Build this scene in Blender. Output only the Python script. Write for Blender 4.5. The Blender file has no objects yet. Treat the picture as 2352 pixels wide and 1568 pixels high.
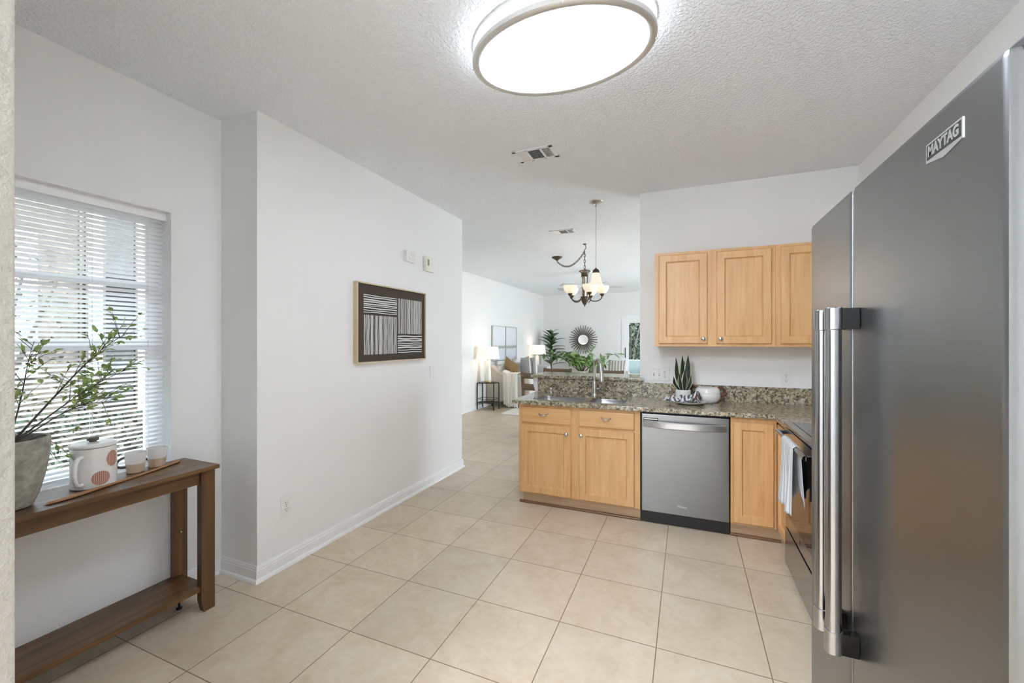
import bpy, bmesh, math, random
from math import sin, cos, pi, radians
from mathutils import Vector, Matrix
from mathutils.geometry import tessellate_polygon

S = bpy.context.scene
# ------------------------------------------------------------------ camera
cd = bpy.data.cameras.new('camera')
cd.sensor_width = 36.0
cd.lens = 958.4 * 36.0 / 2352.0
cd.shift_y = -2.0 / 2352.0
cd.clip_start = 0.02
cam = bpy.data.objects.new('camera', cd)
S.collection.objects.link(cam)
cam.location = (0, 0, 1.4025)
cam.rotation_euler = (pi / 2, 0, .3969)
S.camera = cam
# ------------------------------------------------------------------ light, exposure
S.view_settings.view_transform = 'Standard'
S.view_settings.look = 'None'
S.view_settings.gamma = 1.0
S.view_settings.use_curve_mapping = False
S.view_settings.exposure = .51
S.cycles.max_bounces = 12
S.cycles.diffuse_bounces = 8
W = bpy.data.worlds.new('sky')
S.world = W
W.use_nodes = True
wb = W.node_tree.nodes['Background']
wb.inputs[0].default_value = (.77, .89, 1.0, 1)
wb.inputs[1].default_value = 12.5


def lamp(name, kind, loc, energy, color=(1, 1, 1), rot=(0, 0, 0), size=.1, size_y=None):
    d = bpy.data.lights.new(name, kind)
    d.energy = energy
    d.color = color
    if kind == 'AREA':
        d.size = size
        if size_y:
            d.shape = 'RECTANGLE'
            d.size_y = size_y
    elif kind == 'SUN':
        d.angle = radians(2)
    else:
        d.shadow_soft_size = size
    o = bpy.data.objects.new(name, d)
    S.collection.objects.link(o)
    o.location = loc
    o.rotation_euler = rot
    return o


sun = lamp('sun', 'SUN', (0, 0, 12), 4.2, (1, .97, .93))
sun.rotation_euler = Vector((-.45, -.05, -.9)).to_track_quat('-Z', 'Y').to_euler()
E_FIX = 15.0      # diffuser of the oval kitchen fixture
E_SHADE = 4.0
lamp('rear_fill_light', 'AREA', (-1.08, -.95, 2.70), 105, (.84, .92, 1.0), (0, 0, 0), .6, 1.1)  # added unseen fill behind the camera, not a known fixture

# ------------------------------------------------------------------ materials
MATS = {}


class NT:
    def __init__(s, name):
        s.m = bpy.data.materials.new(name)
        s.m.use_nodes = True
        s.t = s.m.node_tree
        s.b = s.t.nodes['Principled BSDF']
        s.out = s.t.nodes['Material Output']

    def n(s, typ, **kw):
        x = s.t.nodes.new(typ)
        for k, v in kw.items():
            if isinstance(k, str) and hasattr(x, k):
                setattr(x, k, v)
        return x

    def l(s, a, b):
        s.t.links.new(a, b)

    def coord(s, scale=(1, 1, 1), rot=(0, 0, 0)):
        tc = s.n('ShaderNodeTexCoord')
        mp = s.n('ShaderNodeMapping')
        mp.inputs['Scale'].default_value = scale
        mp.inputs['Rotation'].default_value = rot
        s.l(tc.outputs['Object'], mp.inputs[0])
        return mp.outputs[0]

    def noise(s, vec, scale, detail=3, rough=.5, dist=0):
        x = s.n('ShaderNodeTexNoise')
        x.inputs['Scale'].default_value = scale
        x.inputs['Detail'].default_value = detail
        x.inputs['Roughness'].default_value = rough
        x.inputs['Distortion'].default_value = dist
        if vec is not None:
            s.l(vec, x.inputs['Vector'])
        return x

    def ramp(s, fac, stops, interp='LINEAR'):
        x = s.n('ShaderNodeValToRGB')
        x.color_ramp.interpolation = interp
        e = x.color_ramp.elements
        while len(e) < len(stops):
            e.new(.5)
        for i, (p, c) in enumerate(stops):
            e[i].position = p
            e[i].color = (*c, 1) if len(c) == 3 else c
        s.l(fac, x.inputs[0])
        return x.outputs[0]

    def mix(s, fac, a, b, mode='MIX'):
        x = s.n('ShaderNodeMix')
        x.data_type = 'RGBA'
        x.blend_type = mode
        for sock, v in ((x.inputs[0], fac), (x.inputs[6], a), (x.inputs[7], b)):
            if hasattr(v, 'links'):
                s.l(v, sock)
            elif isinstance(v, (int, float)):
                sock.default_value = v
            else:
                sock.default_value = (*v, 1)
        return x.outputs[2]

    def bump(s, h, strength=.2, dist=.01):
        x = s.n('ShaderNodeBump')
        x.inputs['Strength'].default_value = strength
        x.inputs['Distance'].default_value = dist
        s.l(h, x.inputs['Height'])
        s.l(x.outputs[0], s.b.inputs['Normal'])
        return x

    def set(s, **kw):
        for k, v in kw.items():
            k = {'color': 'Base Color', 'rough': 'Roughness', 'metal': 'Metallic', 'spec': 'Specular IOR Level',
                 'ecol': 'Emission Color', 'estr': 'Emission Strength', 'coat': 'Coat Weight', 'sheen': 'Sheen Weight',
                 'trans': 'Transmission Weight', 'aniso': 'Anisotropic', 'sss': 'Subsurface Weight'}.get(k, k)
            s.b.inputs[k].default_value = (*v, 1) if isinstance(v, tuple) and len(v) == 3 else v


def mat(name, color, rough=.5, metal=0, vary=.06, scale=30, bump=0, **kw):
    """a plain surface with faint procedural variation"""
    if name in MATS:
        return MATS[name]
    t = NT(name)
    v = t.coord()
    nz = t.noise(v, scale)
    a = tuple(max(0, c * (1 - vary)) for c in color)
    b = tuple(min(1, c * (1 + vary)) for c in color)
    t.l(t.ramp(nz.outputs[0], [(.3, a), (.7, b)]), t.b.inputs['Base Color'])
    t.set(rough=rough, metal=metal, **kw)
    if bump:
        t.bump(nz.outputs[0], bump, .004)
    MATS[name] = t.m
    return t.m


def m_plaster(name, color, scale, strength, rough=.75):
    t = NT(name)
    v = t.coord()
    t.set(color=color, rough=rough, spec=.25)
    n1 = t.noise(v, scale, 3, .55)
    t.bump(t.ramp(n1.outputs[0], [(.42, (0, 0, 0)), (.62, (1, 1, 1))]), strength, .004)
    MATS[name] = t.m
    return t.m


def m_wood(name, c1, c2, c3, axis='z', rough=.4, fine=1.0, coat=0.0):
    t = NT(name)
    sc = {'x': (.055, 1, 1), 'y': (1, .055, 1), 'z': (1, 1, .055)}[axis]
    v = t.coord(sc)
    n1 = t.noise(v, 38 * fine, 5, .6, .6)
    n2 = t.noise(t.coord({'x': (.3, 1, 1), 'y': (1, .3, 1), 'z': (1, 1, .3)}[axis]), 6, 2, .5, .8)
    col = t.ramp(n1.outputs[0], [(.28, c1), (.5, c2), (.74, c3)])
    col = t.mix(.25, col, t.ramp(n2.outputs[0], [(.3, c1), (.7, c3)]), 'MIX')
    t.l(col, t.b.inputs['Base Color'])
    t.set(rough=rough, coat=coat)
    t.bump(n1.outputs[0], .05, .002)
    MATS[name] = t.m
    return t.m


def m_granite():
    t = NT('granite')
    v = t.coord()
    nd = t.noise(v, 45, 3, .6)
    vm = t.n('ShaderNodeVectorMath', operation='MULTIPLY_ADD')
    vm.inputs[1].default_value = (.03, .03, .03)
    t.l(nd.outputs['Color'], vm.inputs[0])
    t.l(v, vm.inputs[2])
    vo = t.n('ShaderNodeTexVoronoi')
    vo.inputs['Scale'].default_value = 78
    t.l(vm.outputs[0], vo.inputs['Vector'])
    sp = t.n('ShaderNodeSeparateColor')
    t.l(vo.outputs['Color'], sp.inputs[0])
    col = t.ramp(sp.outputs[0], [(0, (.018, .017, .015)), (.13, (.085, .072, .05)), (.27, (.27, .205, .11)), (.45, (.42, .345, .205)),
                                 (.62, (.52, .46, .34)), (.78, (.30, .28, .235)), (.90, (.62, .57, .47))], 'CONSTANT')
    vo2 = t.n('ShaderNodeTexVoronoi')
    vo2.inputs['Scale'].default_value = 190
    t.l(vm.outputs[0], vo2.inputs['Vector'])
    sp2 = t.n('ShaderNodeSeparateColor')
    t.l(vo2.outputs['Color'], sp2.inputs[0])
    fine = t.ramp(sp2.outputs[0], [(0, (.05, .045, .04)), (.12, (.4, .36, .27)), (.6, (.32, .26, .17)), (.85, (.6, .56, .46))], 'CONSTANT')
    t.l(t.mix(.3, col, fine), t.b.inputs['Base Color'])
    t.set(rough=.13, spec=.5)
    MATS['granite'] = t.m
    return t.m


def m_tile():
    t = NT('floor_tile')
    tc = t.n('ShaderNodeTexCoord')
    mp = t.n('ShaderNodeMapping')
    mp.inputs['Location'].default_value = (.5865, -2.0135, 0)
    t.l(tc.outputs['Object'], mp.inputs[0])
    br = t.n('ShaderNodeTexBrick')
    br.offset = 0
    br.inputs['Scale'].default_value = 1.0
    br.inputs['Brick Width'].default_value = .457
    br.inputs['Row Height'].default_value = .457
    br.inputs['Mortar Size'].default_value = .0024
    br.inputs['Mortar Smooth'].default_value = .1
    br.inputs['Color1'].default_value = (0, 0, 0, 1)
    br.inputs['Color2'].default_value = (1, 1, 1, 1)
    t.l(mp.outputs[0], br.inputs['Vector'])
    n1 = t.noise(mp.outputs[0], 4.2, 6, .62, .7)
    n2 = t.noise(mp.outputs[0], 26, 4, .6, .4)
    base = t.ramp(n1.outputs[0], [(.28, (.50, .39, .27)), (.48, (.61, .50, .375)), (.72, (.69, .595, .475))])
    det = t.ramp(n2.outputs[0], [(.3, (.54, .435, .32)), (.7, (.70, .61, .49))])
    col = t.mix(.35, base, det)
    bw = t.n('ShaderNodeSeparateColor')
    t.l(br.outputs['Color'], bw.inputs[0])
    tint = t.ramp(bw.outputs[0], [(0, (.93, .93, .93)), (1, (1.04, 1.03, 1.02))])
    col = t.mix(1.0, col, tint, 'MULTIPLY')
    col = t.mix(br.outputs['Fac'], col, (.24, .17, .105))
    t.l(col, t.b.inputs['Base Color'])
    t.set(rough=.34, spec=.4)
    inv = t.n('ShaderNodeMath', operation='SUBTRACT')
    inv.inputs[0].default_value = 1
    t.l(br.outputs['Fac'], inv.inputs[1])
    t.bump(inv.outputs[0], .4, .002)
    MATS['floor_tile'] = t.m
    return t.m


def m_steel(name, color, rough, axis='x', wav=0.0, grain=.05, aniso=0.0):
    t = NT(name)
    sc = {'x': (.01, 1, 1), 'y': (1, .01, 1), 'z': (1, 1, .01)}[axis]
    n1 = t.noise(t.coord(sc), 450, 2, .5)
    a = tuple(c * .97 for c in color)
    b = tuple(min(1, c * 1.03) for c in color)
    t.l(t.ramp(n1.outputs[0], [(.3, a), (.7, b)]), t.b.inputs['Base Color'])
    t.set(rough=rough, metal=1.0)
    if aniso:
        tg = t.n('ShaderNodeTangent')
        tg.direction_type = 'UV_MAP'
        tg.uv_map = 'UVMap'
        t.l(tg.outputs[0], t.b.inputs['Tangent'])
        t.b.inputs['Anisotropic'].default_value = aniso
        t.b.inputs['Anisotropic Rotation'].default_value = .25
    h = n1.outputs[0]
    if wav:
        n2 = t.noise(t.coord((1, 1, .45)), 2.3, 2, .5)
        ma = t.n('ShaderNodeMath', operation='MULTIPLY')
        ma.inputs[1].default_value = wav
        t.l(n2.outputs[0], ma.inputs[0])
        b2 = t.bump(ma.outputs[0], 1.0, .05)
        b1 = t.n('ShaderNodeBump')
        b1.inputs['Strength'].default_value = grain
        b1.inputs['Distance'].default_value = .001
        t.l(h, b1.inputs['Height'])
        t.l(b2.outputs[0], b1.inputs['Normal'])
        t.l(b1.outputs[0], t.b.inputs['Normal'])
    else:
        t.bump(h, grain, .001)
    MATS[name] = t.m
    return t.m


def m_glass(name='clear_glass', tint=(.97, .99, .98)):
    t = NT(name)
    tr = t.n('ShaderNodeBsdfTransparent')
    tr.inputs[0].default_value = (*tint, 1)
    gl = t.n('ShaderNodeBsdfGlossy')
    gl.inputs['Roughness'].default_value = .01
    fr = t.n('ShaderNodeFresnel')
    fr.inputs[0].default_value = 1.35
    mx = t.n('ShaderNodeMixShader')
    t.l(fr.outputs[0], mx.inputs[0])
    t.l(tr.outputs[0], mx.inputs[1])
    t.l(gl.outputs[0], mx.inputs[2])
    t.l(mx.outputs[0], t.out.inputs[0])
    MATS[name] = t.m
    return t.m


def m_glow(name, color, strength, base=(.9, .88, .84), rough=.4):
    t = NT(name)
    t.set(color=base, rough=rough, ecol=color, estr=strength)
    n = t.noise(t.coord(), 20)
    t.l(t.ramp(n.outputs[0], [(.3, tuple(c * .96 for c in base)), (.7, base)]), t.b.inputs['Base Color'])
    MATS[name] = t.m
    return t.m


def m_stripe(name, c1, c2, axis, period, duty=.5, rough=.9, c3=None):
    """woven cloth with stripes along one object axis"""
    t = NT(name)
    tc = t.n('ShaderNodeTexCoord')
    sp = t.n('ShaderNodeSeparateXYZ')
    t.l(tc.outputs['UV'], sp.inputs[0])
    ma = t.n('ShaderNodeMath', operation='MULTIPLY')
    ma.inputs[1].default_value = 1.0 / period
    t.l(sp.outputs[axis], ma.inputs[0])
    fr = t.n('ShaderNodeMath', operation='FRACT')
    t.l(ma.outputs[0], fr.inputs[0])
    stops = [(0, c1), (duty, c2)] if c3 is None else [(0, c1), (duty, c2), (duty + .12, c1), (duty + .22, c3)]
    t.l(t.ramp(fr.outputs[0], stops, 'CONSTANT'), t.b.inputs['Base Color'])
    t.set(rough=rough, spec=.2)
    n = t.noise(t.coord(), 400)
    t.bump(n.outputs[0], .15, .002)
    MATS[name] = t.m
    return t.m


def m_slat():
    t = NT('slat_vinyl')
    t.set(color=(.86, .87, .88), rough=.4)
    n = t.noise(t.coord(), 8)
    t.l(t.ramp(n.outputs[0], [(.3, (.84, .85, .87)), (.7, (.88, .89, .90))]), t.b.inputs['Base Color'])
    tl_ = t.n('ShaderNodeBsdfTranslucent')
    tl_.inputs[0].default_value = (.95, .96, 1.0, 1)
    mx = t.n('ShaderNodeMixShader')
    mx.inputs[0].default_value = .7
    t.l(t.b.outputs[0], mx.inputs[1])
    t.l(tl_.outputs[0], mx.inputs[2])
    t.l(mx.outputs[0], t.out.inputs[0])
    return t.m


SLAT = m_slat()
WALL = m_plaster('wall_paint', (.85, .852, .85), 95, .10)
WALLN = m_plaster('near_wall_shaded', (.40, .38, .335), 60, .3)  # wall colour darkened to carry the shade on this near end
GWALL = m_plaster('great_room_paint', (.83, .825, .81), 95, .08)
CEIL = m_plaster('ceiling_texture', (.88, .905, .94), 62, .8, .85)
TRIM = mat('white_trim', (.86, .86, .87), .35, vary=.015)
TILE = m_tile()
GRAN = m_granite()
MAPLE = m_wood('maple', (.57, .305, .115), (.675, .39, .17), (.75, .47, .235), 'z', .36, .9, .15)
MAPLEX = m_wood('maple_crosswise', (.57, .305, .115), (.675, .39, .17), (.75, .47, .235), 'x', .36, .9, .15)
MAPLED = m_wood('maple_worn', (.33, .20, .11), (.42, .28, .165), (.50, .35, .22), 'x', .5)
DKWOOD = m_wood('stained_moulding', (.10, .045, .02), (.17, .08, .035), (.24, .12, .06), 'x', .4)
WALNUTY = m_wood('rustic_oak_lengthwise', (.040, .019, .008), (.125, .060, .023), (.235, .122, .050), 'y', .34, .6)
WALNUTZ = m_wood('rustic_oak_upright', (.040, .019, .008), (.115, .055, .021), (.215, .112, .046), 'z', .4, .6)
STEELF = m_steel('fridge_steel', (.24, .242, .245), .31, 'y', .10, .006, .5)
STEELD = m_steel('dishwasher_steel', (.26, .262, .267), .30, 'x', .0, .006, .7)
SATIN = m_steel('satin_steel', (.66, .66, .67), .36, 'x', .0, .006)
STEELH = mat('handle_steel', (.38, .38, .39), .18, 1, vary=.02, scale=3)
STEELO = m_steel('oven_steel', (.34, .34, .34), .22, 'y', .0, .03)
SINKS = m_steel('sink_steel', (.66, .67, .69), .25, 'x', .0, .03)
NICKEL = mat('brushed_nickel', (.50, .485, .455), .28, 1, vary=.03)
CHROME = mat('chrome', (.72, .72, .72), .12, 1, vary=.02)
BRONZE = mat('bronze', (.10, .082, .062), .38, .8)
BLACK = mat('black_metal', (.012, .012, .012), .4, .3)
BLACKP = mat('black_plastic', (.010, .010, .011), .35)
BLACKG = mat('black_glass', (.006, .006, .007), .04, vary=.02)
DARKS = m_steel('dark_steel', (.035, .035, .035), .25, 'z')
WHITEP = mat('white_plastic', (.82, .82, .80), .35, vary=.015)
CREAMP = mat('cream_plastic', (.80, .79, .72), .4, vary=.02)
GREYP = mat('grey_plastic', (.28, .28, .29), .45)
DARKP = mat('dark_slot', (.02, .02, .02), .6)
CERAM = mat('white_glaze', (.82, .81, .79), .18, vary=.015)
TANC = mat('bare_clay', (.60, .46, .33), .75)
TERRA = m_stripe('terracotta_motif', (.42, .20, .14), (.62, .42, .34), 0, .004, .6)
CONC = mat('concrete', (.33, .32, .28), .9, vary=.30, scale=34, bump=.6)
SOIL = mat('soil', (.03, .022, .015), .95)
STEM = mat('plant_stem', (.075, .06, .045), .8)
LEAFO = mat('olive_leaf', (.33, .45, .15), .5, vary=.35, scale=18)
LEAFG = mat('green_leaf', (.20, .36, .10), .4, vary=.5, scale=9)
LEAFD = mat('rubber_leaf', (.05, .13, .05), .28, vary=.35, scale=5)
SNAKE = mat('snake_leaf', (.018, .035, .022), .35, vary=.5, scale=60)
SNAKEE = mat('snake_leaf_edge', (.62, .62, .42), .45)
LEATHER = mat('brown_leather', (.16, .055, .03), .5, vary=.2)
SPOON = m_wood('spoon_wood', (.22, .10, .04), (.36, .18, .08), (.46, .25, .12), 'y', .45)
RATTAN = mat('rattan', (.12, .10, .08), .8, vary=.3, scale=200)
GLASS = m_glass()
MIRROR = mat('mirror_glass', (.85, .85, .85), .02, 1, vary=.005)
FIXG = m_glow('lit_diffuser', (.80, .88, 1), E_FIX)
FIXS = m_glow('lit_diffuser_side', (.80, .88, 1), E_FIX * .30)
BOWLG = m_glow('lit_alabaster', (1.0, .80, .56), E_SHADE * .085, (.9, .82, .7))
PENDG = m_glow('lit_bell_glass', (1.0, .86, .66), E_SHADE * .075, (.9, .85, .75))
SHADEG = m_glow('lit_linen_shade', (1.0, .90, .76), .34, (.88, .84, .76), .9)
LINEN = mat('linen', (.52, .49, .445), .95, vary=.10, scale=160, bump=.3)
THROW = mat('knit_throw', (.78, .76, .71), .95, vary=.14, scale=120, bump=.6)
TANF = mat('tan_velvet', (.30, .20, .09), .8, vary=.2)
GREYF = mat('grey_fabric', (.46, .46, .45), .9, vary=.12, scale=80)
DGREYF = mat('dark_grey_fabric', (.16, .155, .15), .9, vary=.2, scale=80)
STRIPEF = m_stripe('striped_fabric', (.62, .60, .56), (.30, .28, .25), 0, .16, .55)
RUG = mat('pale_rug', (.68, .66, .63), .98, vary=.10, scale=60, bump=.4)
TEAKD = m_wood('dining_oak', (.12, .075, .04), (.20, .13, .075), (.28, .19, .12), 'x', .5)
TEAKZ = m_wood('dining_oak_upright', (.12, .075, .04), (.20, .13, .075), (.28, .19, .12), 'z', .5)
SNICK = mat('satin_nickel', (.74, .73, .71), .5, 1, vary=.02)
GOLD = mat('brass', (.65, .45, .18), .3, 1)
LTWOOD = m_wood('pale_frame_wood', (.52, .40, .25), (.60, .48, .32), (.68, .56, .40), 'z', .5)
CANV = mat('brown_canvas', (.060, .043, .030), .85)
INK = mat('black_paint', (.012, .011, .010), .8)
CHALK = mat('white_paint_line', (.66, .65, .62), .85, vary=.2, scale=300)
TOWELB = m_stripe('striped_tea_towel', (.72, .72, .72), (.13, .14, .17), 0, .11, .5, .95)
TOWELW = m_stripe('grey_striped_towel', (.72, .73, .74), (.42, .44, .47), 1, .085, .62, .95)
STUCCO = mat('outside_brown_wall', (.10, .08, .062), .9, vary=.6, scale=5)
STRIPW = m_plaster('outside_white_trim', (.75, .74, .72), 40, .2)
BRICKY = mat('outside_wall_beige', (.62, .55, .46), .9, vary=.25, scale=6)
GRASS = mat('outside_ground', (.05, .055, .035), 1, vary=.4, scale=5)
BUSH = mat('outside_foliage', (.022, .030, .014), .8, vary=.6, scale=6)
DRYLEAF = mat('dry_leaf', (.10, .075, .05), .9, vary=.4, scale=5)
BARK = mat('bark', (.06, .05, .04), .9)
MINT = mat('pale_wicker', (.12, .14, .135), .6)

# ------------------------------------------------------------------ mesh building


class MB:
    def __init__(s):
        s.v, s.f, s.mi, s.uv = [], [], [], {}

    def add(s, verts, faces, mi=0):
        o = len(s.v)
        s.v += [tuple(v) for v in verts]
        for f in faces:
            s.f.append(tuple(i + o for i in f))
            s.mi.append(mi)
        return o

    def box(s, x0, x1, y0, y1, z0, z1, bev=0, mi=0, M=None):
        x0, x1 = min(x0, x1), max(x0, x1)
        y0, y1 = min(y0, y1), max(y0, y1)
        z0, z1 = min(z0, z1), max(z0, z1)
        bm = bmesh.new()
        vs = [bm.verts.new(p) for p in ((x0, y0, z0), (x1, y0, z0), (x1, y1, z0), (x0, y1, z0), (x0, y0, z1), (x1, y0, z1), (x1, y1, z1), (x0, y1, z1))]
        for q in ((3, 2, 1, 0), (4, 5, 6, 7), (0, 1, 5, 4), (1, 2, 6, 5), (2, 3, 7, 6), (3, 0, 4, 7)):
            bm.faces.new([vs[i] for i in q])
        if bev:
            b = min(bev, .49 * min(x1 - x0, y1 - y0, z1 - z0))
            bmesh.ops.bevel(bm, geom=list(bm.edges), offset=b, segments=2, profile=.6, affect='EDGES')
        bm.verts.index_update()
        vv = [v.co.copy() for v in bm.verts]
        if M is not None:
            vv = [M @ v for v in vv]
        s.add(vv, [[v.index for v in f.verts] for f in bm.faces], mi)
        bm.free()
        return s

    def lathe(s, prof, c=(0, 0, 0), n=32, mi=0, axis='z', sx=1, sy=1, M=None):
        """prof: (radius, height) pairs from bottom to top"""
        vs, fs = [], []
        k = len(prof)
        for r, z in prof:
            for j in range(n):
                a = 2 * pi * j / n
                x, y = r * cos(a) * sx, r * sin(a) * sy
                p = Vector((x, y, z)) if axis == 'z' else (Vector((x, -z, y)) if axis == '-y' else Vector((z, x, y)))
                if M is not None:
                    p = M @ p
                vs.append((p[0] + c[0], p[1] + c[1], p[2] + c[2]))
        for i in range(k - 1):
            for j in range(n):
                j2 = (j + 1) % n
                fs.append((i * n + j, i * n + j2, (i + 1) * n + j2, (i + 1) * n + j))
        if prof[0][0] > 1e-5:
            fs.append(tuple(range(n - 1, -1, -1)))
        if prof[-1][0] > 1e-5:
            fs.append(tuple((k - 1) * n + j for j in range(n)))
        s.add(vs, fs, mi)
        return s

    def tube(s, pts, r, n=10, mi=0, cap=True, closed=False):
        pts = [Vector(p) for p in pts]
        k = len(pts)
        rs = r if isinstance(r, (list, tuple)) else [r] * k
        up = None
        vs, fs = [], []
        for i, p in enumerate(pts):
            if closed:
                d = pts[(i + 1) % k] - pts[i - 1]
            else:
                d = pts[min(i + 1, k - 1)] - pts[max(i - 1, 0)]
            d.normalize()
            if up is None:
                up = Vector((0, 0, 1)) if abs(d.z) < .9 else Vector((1, 0, 0))
            sx = d.cross(up)
            if sx.length < 1e-6:
                sx = d.orthogonal()
            sx.normalize()
            up = sx.cross(d).normalized()
            for j in range(n):
                a = 2 * pi * j / n
                vs.append(p + (sx * cos(a) + up * sin(a)) * rs[i])
        for i in range(k if closed else k - 1):
            i2 = (i + 1) % k
            for j in range(n):
                j2 = (j + 1) % n
                fs.append((i * n + j, i2 * n + j, i2 * n + j2, i * n + j2))
        if cap and not closed:
            fs.append(tuple(range(n)))
            fs.append(tuple((k - 1) * n + j for j in range(n - 1, -1, -1)))
        s.add(vs, fs, mi)
        return s

    def prism(s, poly, z0, z1, mi=0, holes=(), F=None):
        """extruded 2D polygon with holes; F maps (a, b, h) to a point"""
        F = F or (lambda a, b, h: (a, b, h))
        loops = [list(poly)] + [list(h) for h in holes]
        flat = [p for l in loops for p in l]
        tris = tessellate_polygon([[Vector((p[0], p[1], 0)) for p in l] for l in loops])
        n = len(flat)
        vs = [F(p[0], p[1], z0) for p in flat] + [F(p[0], p[1], z1) for p in flat]
        fs = [tuple(t) for t in tris] + [tuple(n + i for i in reversed(t)) for t in tris]
        o = 0
        for l in loops:
            k = len(l)
            for i in range(k):
                j = (i + 1) % k
                fs.append((o + i, o + j, n + o + j, n + o + i))
            o += k
        s.add(vs, fs, mi)
        return s

    def slab_eased(s, poly, z0, z1, e, holes=(), mi=0, hz=None):
        """flat slab from a counter-clockwise outline with eased upper and lower edges"""
        def inset(d):
            r = []
            k = len(poly)
            for i in range(k):
                a, b, c = Vector(poly[i - 1]), Vector(poly[i]), Vector(poly[(i + 1) % k])
                n1 = Vector((-(b - a).y, (b - a).x)).normalized()
                n2 = Vector((-(c - b).y, (c - b).x)).normalized()
                q = (n1 + n2) / (1 + n1.dot(n2))
                r.append((b.x + q.x * d, b.y + q.y * d))
            return r
        lo = [(inset(e), z0), (inset(e * .3), z0 + e * .3), (inset(0), z0 + e), (inset(0), z1 - e), (inset(e * .3), z1 - e * .3), (inset(e), z1)]
        k = len(poly)
        vs = [(p[0], p[1], z) for l, z in lo for p in l]
        fs = []
        for i in range(5):
            for j in range(k):
                q = (j + 1) % k
                fs.append((i * k + j, i * k + q, (i + 1) * k + q, (i + 1) * k + j))
        s.add(vs, fs, mi)
        for l, z in (lo[0], lo[5]):
            loops = [l] + [list(h) for h in holes]
            flat = [p for q in loops for p in q]
            s.add([(p[0], p[1], z) for p in flat], [tuple(t) for t in tessellate_polygon([[Vector((p[0], p[1], 0)) for p in q] for q in loops])], mi)
        for hl in holes:
            k2 = len(hl)
            s.add([(p[0], p[1], hz or z0) for p in hl] + [(p[0], p[1], z1) for p in hl], [(i, (i + 1) % k2, k2 + (i + 1) % k2, k2 + i) for i in range(k2)], mi)
        return s

    def sheet(s, fn, nu, nv, mi=0, closed_u=False):
        """grid surface from fn(u, v) in 0..1; keeps uv"""
        vs, fs = [], []
        for i in range(nu + 1):
            for j in range(nv + 1):
                vs.append(fn(i / nu, j / nv))
        o = len(s.v)
        for i in range(nu):
            for j in range(nv):
                a = i * (nv + 1) + j
                fs.append((a, a + nv + 1, a + nv + 2, a + 1))
                s.uv[len(s.f) + len(fs) - 1] = [(i / nu, j / nv), ((i + 1) / nu, j / nv), ((i + 1) / nu, (j + 1) / nv), (i / nu, (j + 1) / nv)]
        s.add(vs, fs, mi)
        return s

    def ball(s, c, r, n=14, mi=0, sq=(1, 1, 1)):
        k = n // 2
        prof = [(max(1e-6, sin(pi * i / k)) * r, -cos(pi * i / k) * r) for i in range(k + 1)]
        o = len(s.v)
        s.lathe(prof, (0, 0, 0), n, mi)
        for i in range(o, len(s.v)):
            v = s.v[i]
            s.v[i] = (c[0] + v[0] * sq[0], c[1] + v[1] * sq[1], c[2] + v[2] * sq[2])
        return s

    def leaf(s, base, d, length, width, normal, mi=0, curl=.15, k=4):
        """pointed leaf: two-sided strip with a mid rib"""
        d = Vector(d).normalized()
        nrm = Vector(normal)
        sd = d.cross(nrm)
        if sd.length < 1e-4:
            sd = d.orthogonal()
        sd.normalize()
        nrm = sd.cross(d).normalized()
        b = Vector(base)
        vs, fs = [], []
        for i in range(k + 1):
            t = i / k
            w = width * .5 * (sin(pi * min(1, t * .96 + .02)) ** .8)
            c = b + d * length * t - nrm * curl * length * t * t
            vs += [c - sd * w + nrm * w * .25, c, c + sd * w + nrm * w * .25]
        for i in range(k):
            a = i * 3
            fs += [(a, a + 1, a + 4, a + 3), (a + 1, a + 2, a + 5, a + 4)]
        s.add(vs, fs, mi)
        return s

    def xf(s, M, start=0):
        for i in range(start, len(s.v)):
            s.v[i] = tuple(M @ Vector(s.v[i]))
        return s


COL = S.collection


def root_loc(o):
    l = Vector((0, 0, 0))
    while o:
        l += o.location
        o = o.parent
    return l


def obj(name, mb, mats, parent=None, smooth=40, label=None, solid=0):
    me = bpy.data.meshes.new(name)
    off = root_loc(parent) if parent else Vector((0, 0, 0))
    me.from_pydata([(v[0] - off.x, v[1] - off.y, v[2] - off.z) for v in mb.v], [], mb.f)
    mats = mats if isinstance(mats, (list, tuple)) else [mats]
    for m in mats:
        me.materials.append(m)
    me.polygons.foreach_set('material_index', mb.mi)
    if not mb.uv and any(m in (STEELF, STEELD) for m in mats):
        ul = me.uv_layers.new(name='UVMap')
        for p in me.polygons:
            for li in p.loop_indices:
                c_ = me.vertices[me.loops[li].vertex_index].co
                ul.data[li].uv = (c_.x + c_.y, c_.z)
    if mb.uv:
        ul = me.uv_layers.new(name='UVMap')
        for fi, uvs in mb.uv.items():
            p = me.polygons[fi]
            for li, u in zip(p.loop_indices, uvs):
                ul.data[li].uv = u
    bm = bmesh.new()
    bm.from_mesh(me)
    bmesh.ops.recalc_face_normals(bm, faces=bm.faces)
    bm.to_mesh(me)
    bm.free()
    if smooth:
        me.polygons.foreach_set('use_smooth', [True] * len(me.polygons))
        me.set_sharp_from_angle(angle=radians(smooth))
    o = bpy.data.objects.new(name, me)
    COL.objects.link(o)
    if parent:
        o.parent = parent
    if label:
        o['label'] = label
    if smooth and not mb.uv:
        wn = o.modifiers.new('face_weighted_shading', 'WEIGHTED_NORMAL')
        wn.weight = 100
        wn.keep_sharp = True
    if solid:
        md = o.modifiers.new('thickness', 'SOLIDIFY')
        md.thickness = solid
        md.offset = 0
    return o


def thing(name, label, cat, loc=(0, 0, 0), group=None):
    o = bpy.data.objects.new(name, None)
    o.empty_display_size = .1
    COL.objects.link(o)
    o.location = loc
    o['label'] = label
    o['category'] = cat
    if group:
        o['group'] = group
    return o


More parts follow.
